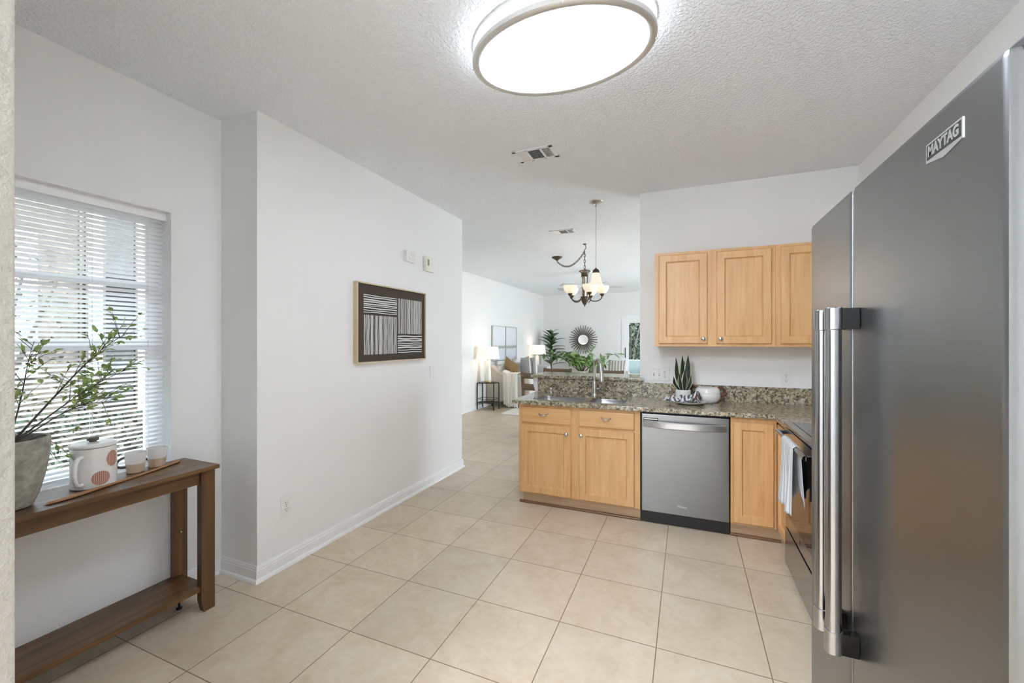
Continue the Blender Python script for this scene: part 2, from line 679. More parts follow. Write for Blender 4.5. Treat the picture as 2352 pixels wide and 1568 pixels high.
def tag(o, label, cat, group=None, kind=None):
    o['label'] = label
    o['category'] = cat
    if group:
        o['group'] = group
    if kind:
        o['kind'] = kind
    return o


def struct(name, mb, m, parent=None, smooth=30):
    o = obj(name, mb, m, parent, smooth)
    o['kind'] = 'structure'
    return o


def dup(root, shift, label=None, group=None, rotz=0):
    r = root.copy()
    COL.objects.link(r)
    r.location = root.location + Vector(shift)
    r.rotation_euler = (0, 0, root.rotation_euler.z + rotz)
    if label:
        r['label'] = label
    if group:
        r['group'] = group
    for ch in list(root.children):
        c = ch.copy()
        COL.objects.link(c)
        c.parent = r
        for g in ch.children:
            d = g.copy()
            COL.objects.link(d)
            d.parent = c
    return r


def text_mb(txt, size, depth, O, U, V, N, shear=0, bold=0, mi=0, mb=None, width=None):
    """solid lettering on the plane O + a*U + b*V facing N, centred on O"""
    cu = bpy.data.curves.new('lettering', 'FONT')
    cu.body = txt
    cu.size = size
    cu.shear = shear
    cu.offset = bold
    cu.align_x = 'CENTER'
    cu.align_y = 'CENTER'
    cu.extrude = depth / 2
    cu.resolution_u = 3
    o = bpy.data.objects.new('lettering', cu)
    COL.objects.link(o)
    bpy.context.view_layer.update()
    dg = bpy.context.evaluated_depsgraph_get()
    me = bpy.data.meshes.new_from_object(o.evaluated_get(dg))
    mb = mb or MB()
    U, V, N, O = Vector(U), Vector(V), Vector(N), Vector(O)
    sc = 1.0
    if width:
        xs = [v.co.x for v in me.vertices]
        sc = width / (max(xs) - min(xs))
    mb.add([O + U * v.co.x * sc + V * v.co.y + N * (v.co.z + depth / 2) for v in me.vertices], [tuple(p.vertices) for p in me.polygons], mi)
    bpy.data.objects.remove(o)
    bpy.data.curves.remove(cu)
    bpy.data.meshes.remove(me)
    return mb


def panel_door(O, U, V, N, w, h, t=.019, fw=.055, rec=.014):
    """cabinet door: frame with a recessed flat panel; O lower corner on the back plane"""
    O, U, V, N = map(Vector, (O, U, V, N))

    def loop(ins, n):
        return [O + U * a + V * b + N * n for a, b in ((ins, ins), (w - ins, ins), (w - ins, h - ins), (ins, h - ins))]
    mb = MB()
    ls = [loop(0, 0), loop(0, t - .006), loop(.006, t), loop(fw, t), loop(fw + .002, t - .005), loop(fw + .010, t - rec)]
    vs = [p for l in ls for p in l]
    fs = [(3, 2, 1, 0)]
    for i in range(len(ls) - 1):
        for j in range(4):
            k = (j + 1) % 4
            fs.append((i * 4 + j, i * 4 + k, i * 4 + 4 + k, i * 4 + 4 + j))
    e = (len(ls) - 1) * 4
    fs.append((e, e + 1, e + 2, e + 3))
    mb.add(vs, fs)
    return mb


def slab_front(O, U, V, N, w, h, t=.019):
    O, U, V, N = map(Vector, (O, U, V, N))

    def loop(ins, n):
        return [O + U * a + V * b + N * n for a, b in ((ins, ins), (w - ins, ins), (w - ins, h - ins), (ins, h - ins))]
    mb = MB()
    ls = [loop(0, 0), loop(0, t - .008), loop(.004, t - .005), loop(.011, t)]
    vs = [p for l in ls for p in l]
    fs = [(3, 2, 1, 0)]
    for i in range(3):
        for j in range(4):
            k = (j + 1) % 4
            fs.append((i * 4 + j, i * 4 + k, i * 4 + 4 + k, i * 4 + 4 + j))
    fs.append((12, 13, 14, 15))
    mb.add(vs, fs)
    return mb


def knob_mb(p, N):
    """round cabinet knob standing off p along N"""
    N = Vector(N)
    M = N.to_track_quat('Z', 'Y').to_matrix()
    return MB().lathe([(.010, 0), (.010, .003), (.006, .006), (.0055, .013), (.013, .018), (.016, .023), (.014, .028), (.007, .031), (1e-6, .0315)], p, 20, M=M)


def pull_mb(p, U, V, N, w=.075):
    """bow pull: a sagging bar between two posts"""
    p, U, V, N = map(Vector, (p, U, V, N))
    mb = MB()
    pts, rs = [], []
    for i in range(13):
        t = i / 12
        a = (t - .5) * w
        pts.append(p + U * a + N * (.004 + .024 * sin(pi * t) ** .7) - V * .014 * sin(pi * t))
        rs.append(.0035 + .0025 * sin(pi * t))
    mb.tube(pts, rs, 10)
    for sgn in (-1, 1):
        mb.ball(p + U * sgn * w * .5 + N * .004, .0075, 12)
        mb.ball(p + U * sgn * w * .34 + N * .021 - V * .011, .0052, 10)
    return mb


def pillow_fn(c, U, V, N, w, h, d, pw=2.4):
    c, U, V, N = map(Vector, (c, U, V, N))

    def mk(mb, mi=0, n=14):
        for sg in (1, -1):
            def fn(u, v, sg=sg):
                a, b = u * 2 - 1, v * 2 - 1
                k = max(0, (1 - abs(a) ** pw) * (1 - abs(b) ** pw)) ** .45
                pin = 1 - .06 * (abs(a) * abs(b)) + 0
                ea = a * (1 - .07 * (1 - abs(b) ** 2) * abs(a) ** 2)
                eb = b * (1 - .07 * (1 - abs(a) ** 2) * abs(b) ** 2)
                return c + U * ea * w / 2 + V * eb * h / 2 + N * sg * k * d / 2
            mb.sheet(fn, n, n, mi)
        return mb
    return mk


X, Y, Z = Vector((1, 0, 0)), Vector((0, 1, 0)), Vector((0, 0, 1))
R = random.Random(7)
H = 2.741

# ================================================================== the setting
struct('floor', MB().box(-5.0, 3.4, -1.7, 12.2, -.1, 0), TILE)
struct('ceiling', MB().box(-5.0, 3.4, -1.7, 12.2, H, H + .1), CEIL)
# window wall, solid pieces around the opening
WX0, WX1 = -2.82, -2.62
WY0, WY1, WZ0, WZ1 = .46, 1.40, .735, 2.112
m = MB()
m.box(WX0, WX1, .20, WY0, 0, H).box(WX0, WX1, WY1, 1.80, 0, H).box(WX0, WX1, WY0, WY1, 0, WZ0).box(WX0, WX1, WY0, WY1, WZ1, H)
struct('wall_window', m, WALL)
m = MB()
m.box(-2.62, -2.303, 1.663, 1.80, 0, H).box(-2.42, -2.303, 1.80, 4.058, 0, H).box(-4.09, -2.42, 3.938, 4.058, 0, H)
struct('wall_left', m, WALL)
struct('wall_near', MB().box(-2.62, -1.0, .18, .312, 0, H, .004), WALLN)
struct('wall_back', MB().box(-.395, 1.33, 3.965, 4.085, 0, H), WALL)
struct('wall_right', MB().box(1.212, 1.33, -1.7, 3.965, 0, H), WALL)
struct('wall_peninsula', MB().box(-1.40, -.395, 3.965, 4.085, 0, 1.03), TRIM)
struct('wall_living', MB().box(-4.09, -3.97, 4.058, 12.05, 0, H), GWALL)
DX0, DX1, DZ = -1.60, .35, 2.0
m = MB()
m.box(-4.09, DX0, 11.9, 12.05, 0, H).box(DX1, 3.3, 11.9, 12.05, 0, H).box(DX0, DX1, 11.9, 12.05, DZ, H)
struct('wall_far', m, GWALL)
# east side of the living room: wall with an unseen bare opening, added to let daylight in
m = MB()
m.box(3.15, 3.3, 4.085, 6.9, 0, H).box(3.15, 3.3, 8.8, 12.05, 0, H).box(3.15, 3.3, 6.9, 8.8, 2.1, H)
struct('wall_east', m, GWALL)
struct('wall_rear', MB().box(-2.82, 1.33, -1.82, -1.7, 0, H), WALL)
struct('wall_hall', MB().box(-1.62, -1.5, -1.7, .18, 0, H), WALL)
struct('wall_partition', MB().box(1.33, 3.3, 3.965, 4.085, 0, H), GWALL)


def baseboard(name, segs):
    """segs: (x0,y0,x1,y1,nx,ny) runs along a wall, profile stepping out along n"""
    mb = MB()
    prof = [(0, 0), (.026, 0), (.026, .006), (.022, .016), (.013, .022), (.013, .068), (.010, .072), (.010, .080), (.007, .084), (.005, .092), (0, .094)]
    for x0, y0, x1, y1, nx, ny, e0, e1 in segs:
        d = Vector((x1 - x0, y1 - y0, 0)).normalized()
        vs = []
        for (px, py, e, sg) in ((x0, y0, e0, -1), (x1, y1, e1, 1)):
            for n, z in prof:
                vs.append((px + nx * n + d.x * sg * n * e, py + ny * n + d.y * sg * n * e, z))
        k = len(prof)
        mb.add(vs, [(i, i + 1, k + i + 1, k + i) for i in range(k - 1)] + [tuple(range(k)), tuple(range(2 * k - 1, k - 1, -1))])
    return struct(name, mb, TRIM)


baseboard('baseboard_left', [(-2.303, 1.663, -2.303, 4.058, 1, 0, 1, 1), (-2.62, 1.663, -2.303, 1.663, 0, -1, -1, 1), (-2.303, 4.058, -3.97, 4.058, 0, 1, 1, -1)])
baseboard('baseboard_window', [(-2.62, .312, -2.62, 1.663, 1, 0, 0, -1)])
baseboard('baseboard_living', [(-3.97, 4.058, -3.97, 11.9, 1, 0, -1, -1)])
baseboard('baseboard_far', [(-3.97, 11.9, DX0 - .05, 11.9, 0, -1, -1, 0)])

# ---- kitchen window
m = MB()
fx0, fx1 = -2.80, -2.745
m.box(fx0, fx1, WY0, WY0 + .05, WZ0, WZ1, .004).box(fx0, fx1, WY1 - .05, WY1, WZ0, WZ1, .004)
m.box(fx0, fx1, WY0, WY1, WZ0, WZ0 + .05, .004).box(fx0, fx1, WY0, WY1, WZ1 - .05, WZ1, .004)
win = struct('window_1', m, TRIM)
m = MB().box(-2.79, -2.75, WY0 + .05, WY1 - .05, 1.355, 1.41, .004)
for z in (1.69,):
    m.box(-2.785, -2.76, WY0 + .05, WY1 - .05, z, z + .035, .002)
struct('meeting_rail', m, TRIM, win)
struct('window_pane', MB().box(-2.776, -2.772, WY0 + .05, WY1 - .05, WZ0 + .05, WZ1 - .05), GLASS, win)
m = MB().box(WX0 + .06, WX1 - .0005, WY1 - .006, WY1 - .0005, WZ0 + .004, WZ1 - .006).box(WX0 + .06, WX1 - .0005, WY0 + .0005, WY0 + .006, WZ0 + .004, WZ1 - .006).box(WX0 + .06, WX1 - .0005, WY0 + .0005, WY1 - .0005, WZ1 - .006, WZ1 - .0005)
struct('window_reveal', m, TRIM, win)
struct('window_sill', MB().box(-2.82, -2.60, WY0 - .02, WY1, WZ0 - .02, WZ0 + .004, .004), TRIM, win)

# ---- blinds in the window recess
bl = thing('window_blind', 'white slatted blind lowered over the kitchen window, slats half open', 'blind', (-2.69, (WY0 + WY1) / 2, WZ0))
BX = -2.685
obj('headrail', MB().box(BX - .02, BX + .025, WY0 + .006, WY1 - .006, WZ1 - .05, WZ1 - .002, .003), TRIM, bl)
m = MB()
tilt = radians(34)
z = WZ0 + .045
while z < WZ1 - .055:
    def slat(u, v, z=z):
        a = (u - .5) * .026
        cr = .0022 * (1 - (2 * u - 1) ** 2)
        return (BX + a * cos(tilt) - cr * sin(tilt), WY0 + .008 + v * (WY1 - WY0 - .016), z + a * sin(tilt) + cr * cos(tilt))
    m.sheet(slat, 3, 1)
    z += .0232
obj('slats', m, SLAT, bl)
obj('bottom_rail', MB().box(BX - .013, BX + .013, WY0 + .008, WY1 - .008, WZ0 + .012, WZ0 + .026, .003), TRIM, bl)
for y in (.60, 1.085, 1.315):
    m = MB()
    for dx in (-.012, .012):
        m.tube([(BX + dx, y, WZ0 + .02), (BX + dx, y, WZ1 - .04)], .0012, 5)
    obj('ladder_cord', m, TRIM, bl)

# ================================================================== base cabinets, dishwasher, counter
FY = 3.38     # cabinet face frames


def carcass(x0, x1, z0=.09, z1=.857):
    return MB().box(x0, x1, FY, 3.955, z0, z1, .001)


sb = thing('sink_base_cabinet', 'maple base cabinet under the double sink with two drawers over two doors', 'cabinet', (-.843, 3.6, 0))
m = MB().box(-1.351, -1.333, FY, 3.955, .09, .857, .001).box(-.353, -.335, FY, 3.955, .09, .857, .001)
m.box(-1.333, -.353, FY + .02, 3.955, .09, .108).box(-1.333, -.353, 3.943, 3.955, .108, .857).box(-1.333, -.353, FY, FY + .02, .09, .857, .0)
obj('body', m, MAPLE, sb)
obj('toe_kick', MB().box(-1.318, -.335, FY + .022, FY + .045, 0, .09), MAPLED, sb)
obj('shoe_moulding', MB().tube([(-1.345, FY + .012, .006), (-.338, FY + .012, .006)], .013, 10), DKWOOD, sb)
for x0, x1, hx in ((-1.323, -.883, -1.122), (-.821, -.377, -.597)):
    d = obj('drawer', slab_front((x0, FY, .700), X, Z, -Y, x1 - x0, .134), MAPLEX, sb)
    obj('handle', pull_mb((hx, FY - .019, .785), X, Z, -Y), NICKEL, d)
for x0, x1, kx in ((-1.321, -.884, -.918), (-.818, -.377, -.796)):
    d = obj('door', panel_door((x0, FY, .099), X, Z, -Y, x1 - x0, .584), MAPLE, sb)
    obj('knob', knob_mb((kx, FY - .019, .630), -Y), NICKEL, d)

dw = thing('dishwasher', 'stainless dishwasher with a bowed bar handle between the two maple base cabinets', 'dishwasher', (-.022, 3.6, 0))
obj('body', MB().box(-.330, .284, FY + .02, 3.95, .0, .852), BLACKP, dw)
obj('door', MB().box(-.322, .280, 3.352, FY + .02, .098, .842, .006), STEELD, dw)
obj('kick_plate', MB().box(-.330, .282, FY + .005, FY + .03, .004, .096, .002), BLACKP, dw)


def dwh(u, v):
    a = u * 2 - 1
    x = -.025 + a * .287
    y = 3.352 - .004 - .045 * (1 - abs(a) ** 2.6)
    return (x, y, .745 + .045 * v)


hb = MB()
ns = 24
ring = []
for i in range(ns + 1):
    a = i / ns * 2 - 1
    x = -.025 + a * .287
    y = 3.352 - .002 - .048 * (1 - abs(a) ** 2.4)
    for dy, z in ((0, .744), (-.004, .748), (-.004, .789), (0, .793), (.011, .793), (.011, .744)):
        hb.v.append((x, min(y + dy, 3.353), z))
for i in range(ns):
    for j in range(6):
        k = (j + 1) % 6
        hb.f.append((i * 6 + j, i * 6 + k, i * 6 + 6 + k, i * 6 + 6 + j))
        hb.mi.append(0)
hb.f += [tuple(range(6)), tuple(range(ns * 6 + 5, ns * 6 - 1, -1))]
hb.mi += [0, 0]
obj('handle', hb, SATIN, dw)
m = MB().box(-.309, -.200, 3.3505, 3.353, .792, .814, .001)
m.box(-.304, -.205, 3.3500, 3.353, .800, .807, .0005, 1)
obj('badge', m, [DARKS, NICKEL], dw)
m = text_mb('Whirlpool', .020, .0006, (-.036, 3.352, .163), X, Z, -Y, .3, 0, width=.066)
m.tube([(-.066 + .060 * t, 3.3515, .166 + .010 * sin(6 * t + .4) * (1 - t * .3)) for t in [i / 24 for i in range(25)]], .0006, 6)
obj('logo', m, SATIN, dw, smooth=0)

cc = thing('corner_base_cabinet', 'maple corner base cabinet with a folding door beside the range', 'cabinet', (.75, 3.5, 0))
m = MB().box(.290, .575, FY, 3.955, .09, .857, .001).box(.595, 1.205, 3.075, 3.955, .09, .857, .001)
obj('body', m, MAPLE, cc)
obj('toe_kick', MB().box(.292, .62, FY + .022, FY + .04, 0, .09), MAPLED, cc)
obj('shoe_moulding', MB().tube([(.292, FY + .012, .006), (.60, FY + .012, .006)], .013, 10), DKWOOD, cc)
obj('door', panel_door((.305, FY, .102), X, Z, -Y, .252, .722), MAPLE, cc)
d = obj('door', panel_door((.595, FY - .004, .102), -Y, Z, -X, .295, .722, fw=.045), MAPLE, cc)

# counter: L shape with two bowl cut-outs
ct = thing('granite_countertop', 'speckled brown granite countertop with undermount sink cut-outs and low splash', 'countertop', (-.3, 3.6, .857))


def rrect(x0, x1, y0, y1, r, n=6):
    p = []
    for cx, cy, a0 in ((x1 - r, y1 - r, 0), (x0 + r, y1 - r, 90), (x0 + r, y0 + r, 180), (x1 - r, y0 + r, 270)):
        for i in range(n + 1):
            a = radians(a0 + 90 * i / n)
            p.append((cx + r * cos(a), cy + r * sin(a)))
    return p


L1, L2 = rrect(-1.26, -.815, 3.43, 3.80, .07), rrect(-.765, -.465, 3.43, 3.80, .07)
outer = [(-1.405, 3.345), (-1.395, 3.335), (.555, 3.335), (.555, 3.06), (1.21, 3.06), (1.21, 3.962), (-1.405, 3.962)]
m = MB().slab_eased(outer, .858, .892, .006, [L1, L2], hz=.8755)
obj('slab', m, GRAN, ct, smooth=25)
obj('splash', MB().box(-.375, 1.21, 3.943, 3.9645, .892, 1.022, .002), GRAN, ct)
obj('raised_splash', MB().box(-1.372, -.3755, 3.935, 3.9645, .892, 1.034, .001), GRAN, ct)

lg = thing('granite_bar_ledge', 'raised granite breakfast bar ledge capping the white half wall', 'ledge', (-.9, 4.1, 1.034))
m = MB().slab_eased([(-1.435, 3.905), (-.362, 3.905), (-.362, 3.963), (-.398, 3.963), (-.398, 4.34), (-1.435, 4.34)], 1.035, 1.066, .008)
obj('slab', m, GRAN, lg, smooth=25)
m = MB().prism([(0, 1.03), (.0, .90), (.012, .90), (.03, .96), (.03, 1.03)], 3.972, 4.08, F=lambda a, b, h: (-1.4005 - a, h, b))
obj('bracket', m, TRIM, lg)

sk = thing('double_sink', 'stainless double bowl sink set under the granite', 'sink', (-.86, 3.61, .70))


def bowl(x0, x1, y0, y1, r, zt, zb):
    mb = MB()
    lo = [(rrect(x0 - .004, x1 + .004, y0 - .004, y1 + .004, r), zt), (rrect(x0 - .004, x1 + .004, y0 - .004, y1 + .004, r), zt - .005), (rrect(x0 + .006, x1 - .006, y0 + .006, y1 - .006, r * .9), zb + .03), (rrect(x0 + .03, x1 - .03, y0 + .03, y1 - .03, r * .7), zb)]
    k = len(lo[0][0])
    vs = [(a, b, zz) for l, zz in lo for a, b in l]
    fs = []
    for i in range(3):
        for j in range(k):
            q = (j + 1) % k
            fs.append((i * k + j, i * k + q, (i + 1) * k + q, (i + 1) * k + j))
    fs.append(tuple(range(3 * k, 4 * k)))
    mb.add(vs, fs)
    return mb


for (x0, x1) in ((-1.26, -.815), (-.765, -.465)):
    b = obj('bowl', bowl(x0, x1, 3.43, 3.80, .07, .8745, .70), SINKS, sk, solid=.002)
    obj('drain', MB().lathe([(.04, .701), (.042, .705), (.03, .706), (.012, .703)], ((x0 + x1) / 2, 3.62, 0), 20), CHROME, b)

fc = thing('kitchen_faucet', 'tall brushed gooseneck pull-down faucet behind the sink', 'faucet', (-.79, 3.87, .892))
bx, by = -.79, 3.87
obj('base', MB().lathe([(.030, .892), (.030, .897), (.026, .902), (.024, .92), (.0235, 1.005), (.021, 1.012), (.018, 1.02), (.0165, 1.03)], (bx, by, 0), 24), NICKEL, fc)
dvec = Vector((.55, -.83, 0)).normalized()
pts = [Vector((bx, by, 1.02)), Vector((bx, by, 1.12))]
for i in range(13):
    a = pi * i / 12 * 1.0
    pts.append(Vector((bx, by, 1.16)) + dvec * (.072 * (1 - cos(a))) + Z * (.072 * sin(a)))
end = pts[-1]
obj('spout', MB().tube(pts + [end + dvec * .006 - Z * .03], .0125, 14), NICKEL, fc)
hd = end + dvec * .006 - Z * .03
obj('spray_head', MB().tube([hd, hd + dvec * .008 - Z * .03, hd + dvec * .018 - Z * .075, hd + dvec * .020 - Z * .092], [.0135, .017, .022, .020], 16), NICKEL, fc)
obj('lever', MB().tube([(bx, by, .955), (bx + .035, by - .005, .957), (bx + .045, by - .006, .96), (bx + .078, by - .012, 1.005)], [.013, .013, .006, .005], 12), NICKEL, fc)

fl = thing('filter_tap', 'small bronze filter tap with a curled spout at the sink corner', 'tap', (-1.21, 3.87, .892))
px, py = -1.21, 3.87
obj('base', MB().lathe([(.020, .892), (.020, .896), (.012, .901), (.010, .93), (.013, .935), (.010, .945), (.0075, .95)], (px, py, 0), 18), CHROME, fl)
pts = [Vector((px, py, .945))] + [Vector((px + .032 - .032 * cos(pi * i / 10), py - .008 * i / 10, .955 + .026 * sin(pi * i / 10))) for i in range(11)] + [Vector((px + .064, py - .01, .935))]
obj('spout', MB().tube(pts, .006, 10), BRONZE, fl)
obj('lever', MB().tube([(px, py, .945), (px - .018, py - .02, .965), (px - .02, py - .022, .972)], [.005, .004, .0055], 8), CHROME, fl)

# ================================================================== upper cabinets
UF = 3.632


def upper(x0, x1):
    m = MB().box(x0, x1, UF, 3.9645, 1.356, 2.118, .001)
    return m


u1 = thing('wall_cabinet', 'maple wall cabinet with two knobbed doors above the snake plant', 'cabinet', (.18, 3.8, 1.356), 'maple wall cabinets')
obj('body', upper(-.244, .610), MAPLE, u1)
for x0, x1, kx in ((-.213, .149, .120), (.213, .584, .241)):
    d = obj('door', panel_door((x0, UF, 1.378), X, Z, -Y, x1 - x0, .718), MAPLE, u1)
    obj('knob', knob_mb((kx, UF - .019, 1.416), -Y), NICKEL, d)
u2 = thing('wall_cabinet', 'maple wall cabinet next to the fridge, partly behind its door', 'cabinet', (.90, 3.8, 1.356), 'maple wall cabinets')
obj('body', upper(.611, 1.205), MAPLE, u2)
for x0, x1 in ((.640, .905), (.915, 1.18)):
    d = obj('door', panel_door((x0, UF, 1.378), X, Z, -Y, x1 - x0, .722), MAPLE, u2)
    obj('knob', knob_mb((x1 - .03 if x0 < .8 else x0 + .03, UF - .019, 1.416), -Y), NICKEL, d)

# ================================================================== refrigerator
fr = thing('refrigerator', 'tall stainless side-by-side refrigerator with tubular handles', 'refrigerator', (.8, 1.18, 0))
obj('body', MB().box(.43, 1.20, .735, 1.63, .02, 1.755, .004), DARKS, fr)
for (y0, y1, nm) in ((.727, 1.2635, 'fridge_door'), (1.2700, 1.634, 'freezer_door')):
    bm_ = MB().box(.373, .425, y0, y1, .06, 1.775, .012)
    d = obj(nm, bm_, STEELF, fr)
    hy = 1.222 if nm == 'fridge_door' else 1.312
    m = MB().tube([(.3245, hy, .70), (.3245, hy, 1.44)], .0160, 24)
    hnd = obj('handle', m, STEELH, d)
    for z0, z1 in ((.656, .712), (1.428, 1.482)):
        m = MB().lathe([(.0165, z0), (.0185, z0 + .002), (.0185, z1 - .002), (.0165, z1)], (.3245, hy, 0), 28)
        obj('handle_cap', m, STEELH, d)
        obj('handle_mount', MB().box(.338, .3725, hy - .012, hy + .012, z0 + .002, z1 - .002, .002), DARKS, d)
    if nm == 'fridge_door':
        bo = Vector((.3730, .868, 1.713))
        U_ = -Y
        m = MB()
        F = lambda a, b, h: tuple(bo + U_ * a + Z * b - X * h)
        m.prism([(-.0505, -.0135), (0, -.0215), (.0505, -.0135), (.0505, .0175), (-.0505, .0175)], 0, .0013, 0, F=F)
        m.prism([(-.0475, -.0095), (.0475, -.0095), (.0475, .0145), (-.0475, .0145)], .0013, .0016, 1, F=F)
        text_mb('MAYTAG', .0235, .0006, bo + Z * .0025 - X * .0016, U_, Z, -X, 0, .0010, 0, m, width=.085)
        obj('badge', m, [SATIN, INK], d, smooth=0)
for y in (.765, 1.60):
    obj('hinge_cover', MB().box(.388, .50, y - .04, y + .04, 1.742, 1.785, .004), BLACKP, fr)
obj('base_grille', MB().box(.42, .45, .74, 1.625, .0, .058, .002), BLACKP, fr)

# ================================================================== range
rg = thing('range', 'stainless slide-in range with black glass oven door and smooth cooktop', 'stove', (.88, 2.68, 0))
RY0, RY1 = 2.302, 3.052
obj('body', MB().box(.60, 1.20, RY0, RY1, 0, .878, .002), DARKS, rg)
m = MB().box(.556, 1.20, RY0 - .003, RY1 + .003, .880, .899, .004)
obj('cooktop_frame', m, STEELO, rg)
obj('cooktop_glass', MB().box(.60, 1.17, RY0 + .02, RY1 - .02, .8985, .902, .001), BLACKG, rg)
d = obj('oven_door', MB().box(.565, .60, RY0 + .002, RY1 - .002, .264, .866, .004), STEELO, rg)
obj('oven_window', MB().box(.5635, .566, RY0 + .03, RY1 - .03, .345, .805, .0008), BLACKG, d)
m = MB().tube([(.512, RY0 + .03, .850), (.512, RY1 - .055, .850)], .0125, 18)
for y in (RY0 + .04, RY1 - .075):
    m.box(.512, .566, y - .013, y + .013, .838, .860, .004)
obj('door_handle', m, STEELH, d)
obj('drawer', MB().box(.563, .60, RY0 + .002, RY1 - .002, .03, .254, .004), STEELO, rg)
obj('badge', MB().lathe([(.010, 0), (.011, .002), (.009, .003)], (.5645, 2.70, .303), 18, M=(-X).to_track_quat('Z', 'Y').to_matrix()), CHROME, rg)

# tea towel over the oven handle
TW = .27


def towel(u, v):
    y = 2.775 - v * TW
    L = .36 + .30
    s_ = u * L
    wob = .006 * sin(v * 13 + 1.2) + .002 * sin(v * 29)
    if s_ < .355:
        zz = .864 - (.355 - s_)
        fl = (.355 - s_) / .355
        return (.4955 - .010 * fl + wob * fl * 1.4 - .006 * fl * sin(v * 9), y + .02 * fl * (1 - v), zz)
    if s_ < .40:
        a = (s_ - .355) / .045 * pi
        return (.512 - .0165 * cos(a), y, .8505 + .0165 * sin(a) + .0)
    fl = (s_ - .40) / .26
    return (.5285 + .012 * fl + wob * fl * .6, y - .015 * fl * v, .850 - (s_ - .40) * (1 + .18 * sin(v * 7)))


tw = obj('tea_towel', MB().sheet(lambda u, v: towel(u, v), 44, 30), TOWELW, solid=.003)
tag(tw, 'white tea towel with grey stripes hung over the oven door handle', 'towel')

# ================================================================== counter decor
sp = thing('snake_plant', 'potted snake plant with dark cream-edged leaves on the granite counter', 'plant', (-.03, 3.80, .892))
c0 = Vector((-.03, 3.80, 0))
m = MB()
prof = [(.050, .892)]
for i in range(15):
    zz = .895 + i * .0066
    prof.append((.056 + .004 * min(1, i / 6) + (.0016 if i % 2 else 0), zz))
prof += [(.058, .991), (.054, .991), (.053, .975), (1e-5, .973)]
m.lathe(prof, c0, 36)
obj('pot', m, CERAM, sp)
obj('soil', MB().lathe([(.0525, .974), (.05, .979), (1e-5, .981)], c0, 20), SOIL, sp)


def snake_leaf(bx_, by_, lean, hgt, w, yaw, mb):
    k = 10
    vs, fs, mi = [], [], []
    sd = Vector((cos(yaw), sin(yaw), 0))
    nm = Vector((-sin(yaw), cos(yaw), 0))
    for i in range(k + 1):
        t = i / k
        ww = w * (.55 + .55 * t * (1 - t) * 3.2) * (1 - t ** 5) * .5 if t < 1 else 0.0004
        tw_ = .5 * t
        s2 = sd * cos(tw_) + nm * sin(tw_)
        n2 = nm * cos(tw_) - sd * sin(tw_)
        c = Vector((bx_, by_, .978)) + Vector((lean[0], lean[1], 0)) * t * (1 + .25 * sin(t * 5)) + Z * hgt * t
        for a, b in ((-1, .35), (-.72, .18), (0, 0), (.72, .18), (1, .35)):
            vs.append(c + s2 * ww * a + n2 * ww * b * .7)
    o = len(mb.v)
    mb.v += [tuple(v) for v in vs]
    for i in range(k):
        for j in range(4):
            a = o + i * 5 + j
            mb.f.append((a, a + 1, a + 6, a + 5))
            mb.mi.append(1 if j in (0, 3) else 0)


for bx_, by_, ln, hg, w, yw in ((-.012, .0, (-.045, -.01), .285, .044, .2), (.006, .012, (-.012, .012), .300, .050, .0), (.018, -.004, (.022, 0), .305, .056, -.2), (.004, -.02, (.012, -.02), .19, .046, .1),
                                (-.022, -.012, (-.055, -.02), .125, .030, .3), (-.008, -.022, (-.02, -.025), .15, .034, -.1), (.028, -.010, (.035, -.01), .14, .030, -.5), (.002, .020, (.012, .02), .26, .040, .5)):
    m = MB()
    snake_leaf(c0.x + bx_, c0.y + by_, (ln[0] * 1.35, ln[1] * 1.2), hg, w * 1.1, yw, m)
    obj('leaf', m, [SNAKE, SNAKEE], sp, solid=.0015)

pl = obj('plate', MB().lathe([(.06, .8925), (.065, .894), (.105, .903), (.125, .911), (.127, .9125), (.124, .914), (.10, .907), (.06, .898), (1e-5, .897)], (.015, 3.655, 0), 48), CERAM)
tag(pl, 'shallow grey-white plate under the striped napkin on the counter', 'plate')


def napkin(u, v):
    a, b = u - .5, v - .5
    x = -.032 + a * .26 + .02 * sin(b * 7)
    y = 3.655 + b * .16 - .02 * cos(a * 6)
    r2 = (x - .02) ** 2 + (y - 3.66) ** 2
    h = .905 + .016 + .018 * sin(a * 16 + b * 6) + .012 * sin(b * 19 - a * 8) + .012 * max(0, 1 - r2 / .02)
    if x < -.12:
        h -= min(.012, (-.12 - x) * .2)
    h += .055 * math.exp(-((x - .062) ** 2 + (y - 3.672) ** 2) / .0014)
    return (x, y, max(h, .9165))


nk = obj('napkin', MB().sheet(napkin, 46, 34), TOWELB, solid=.0025)
tag(nk, 'crumpled striped cloth napkin lying on the plate by the snake plant', 'napkin')
m = MB()
for k in range(3):
    ring = [(.078 + .020 * cos(t * 2 * pi / 20) * .75, 3.634 + k * .011 + .004 * sin(t * 2 * pi / 20), .944 + .020 * sin(t * 2 * pi / 20)) for t in range(20)]
    m.tube(ring, .0065, 8, closed=True)
nr = obj('napkin_ring', m, LEATHER)
tag(nr, 'rust brown ring holding the striped napkin', 'napkin ring')

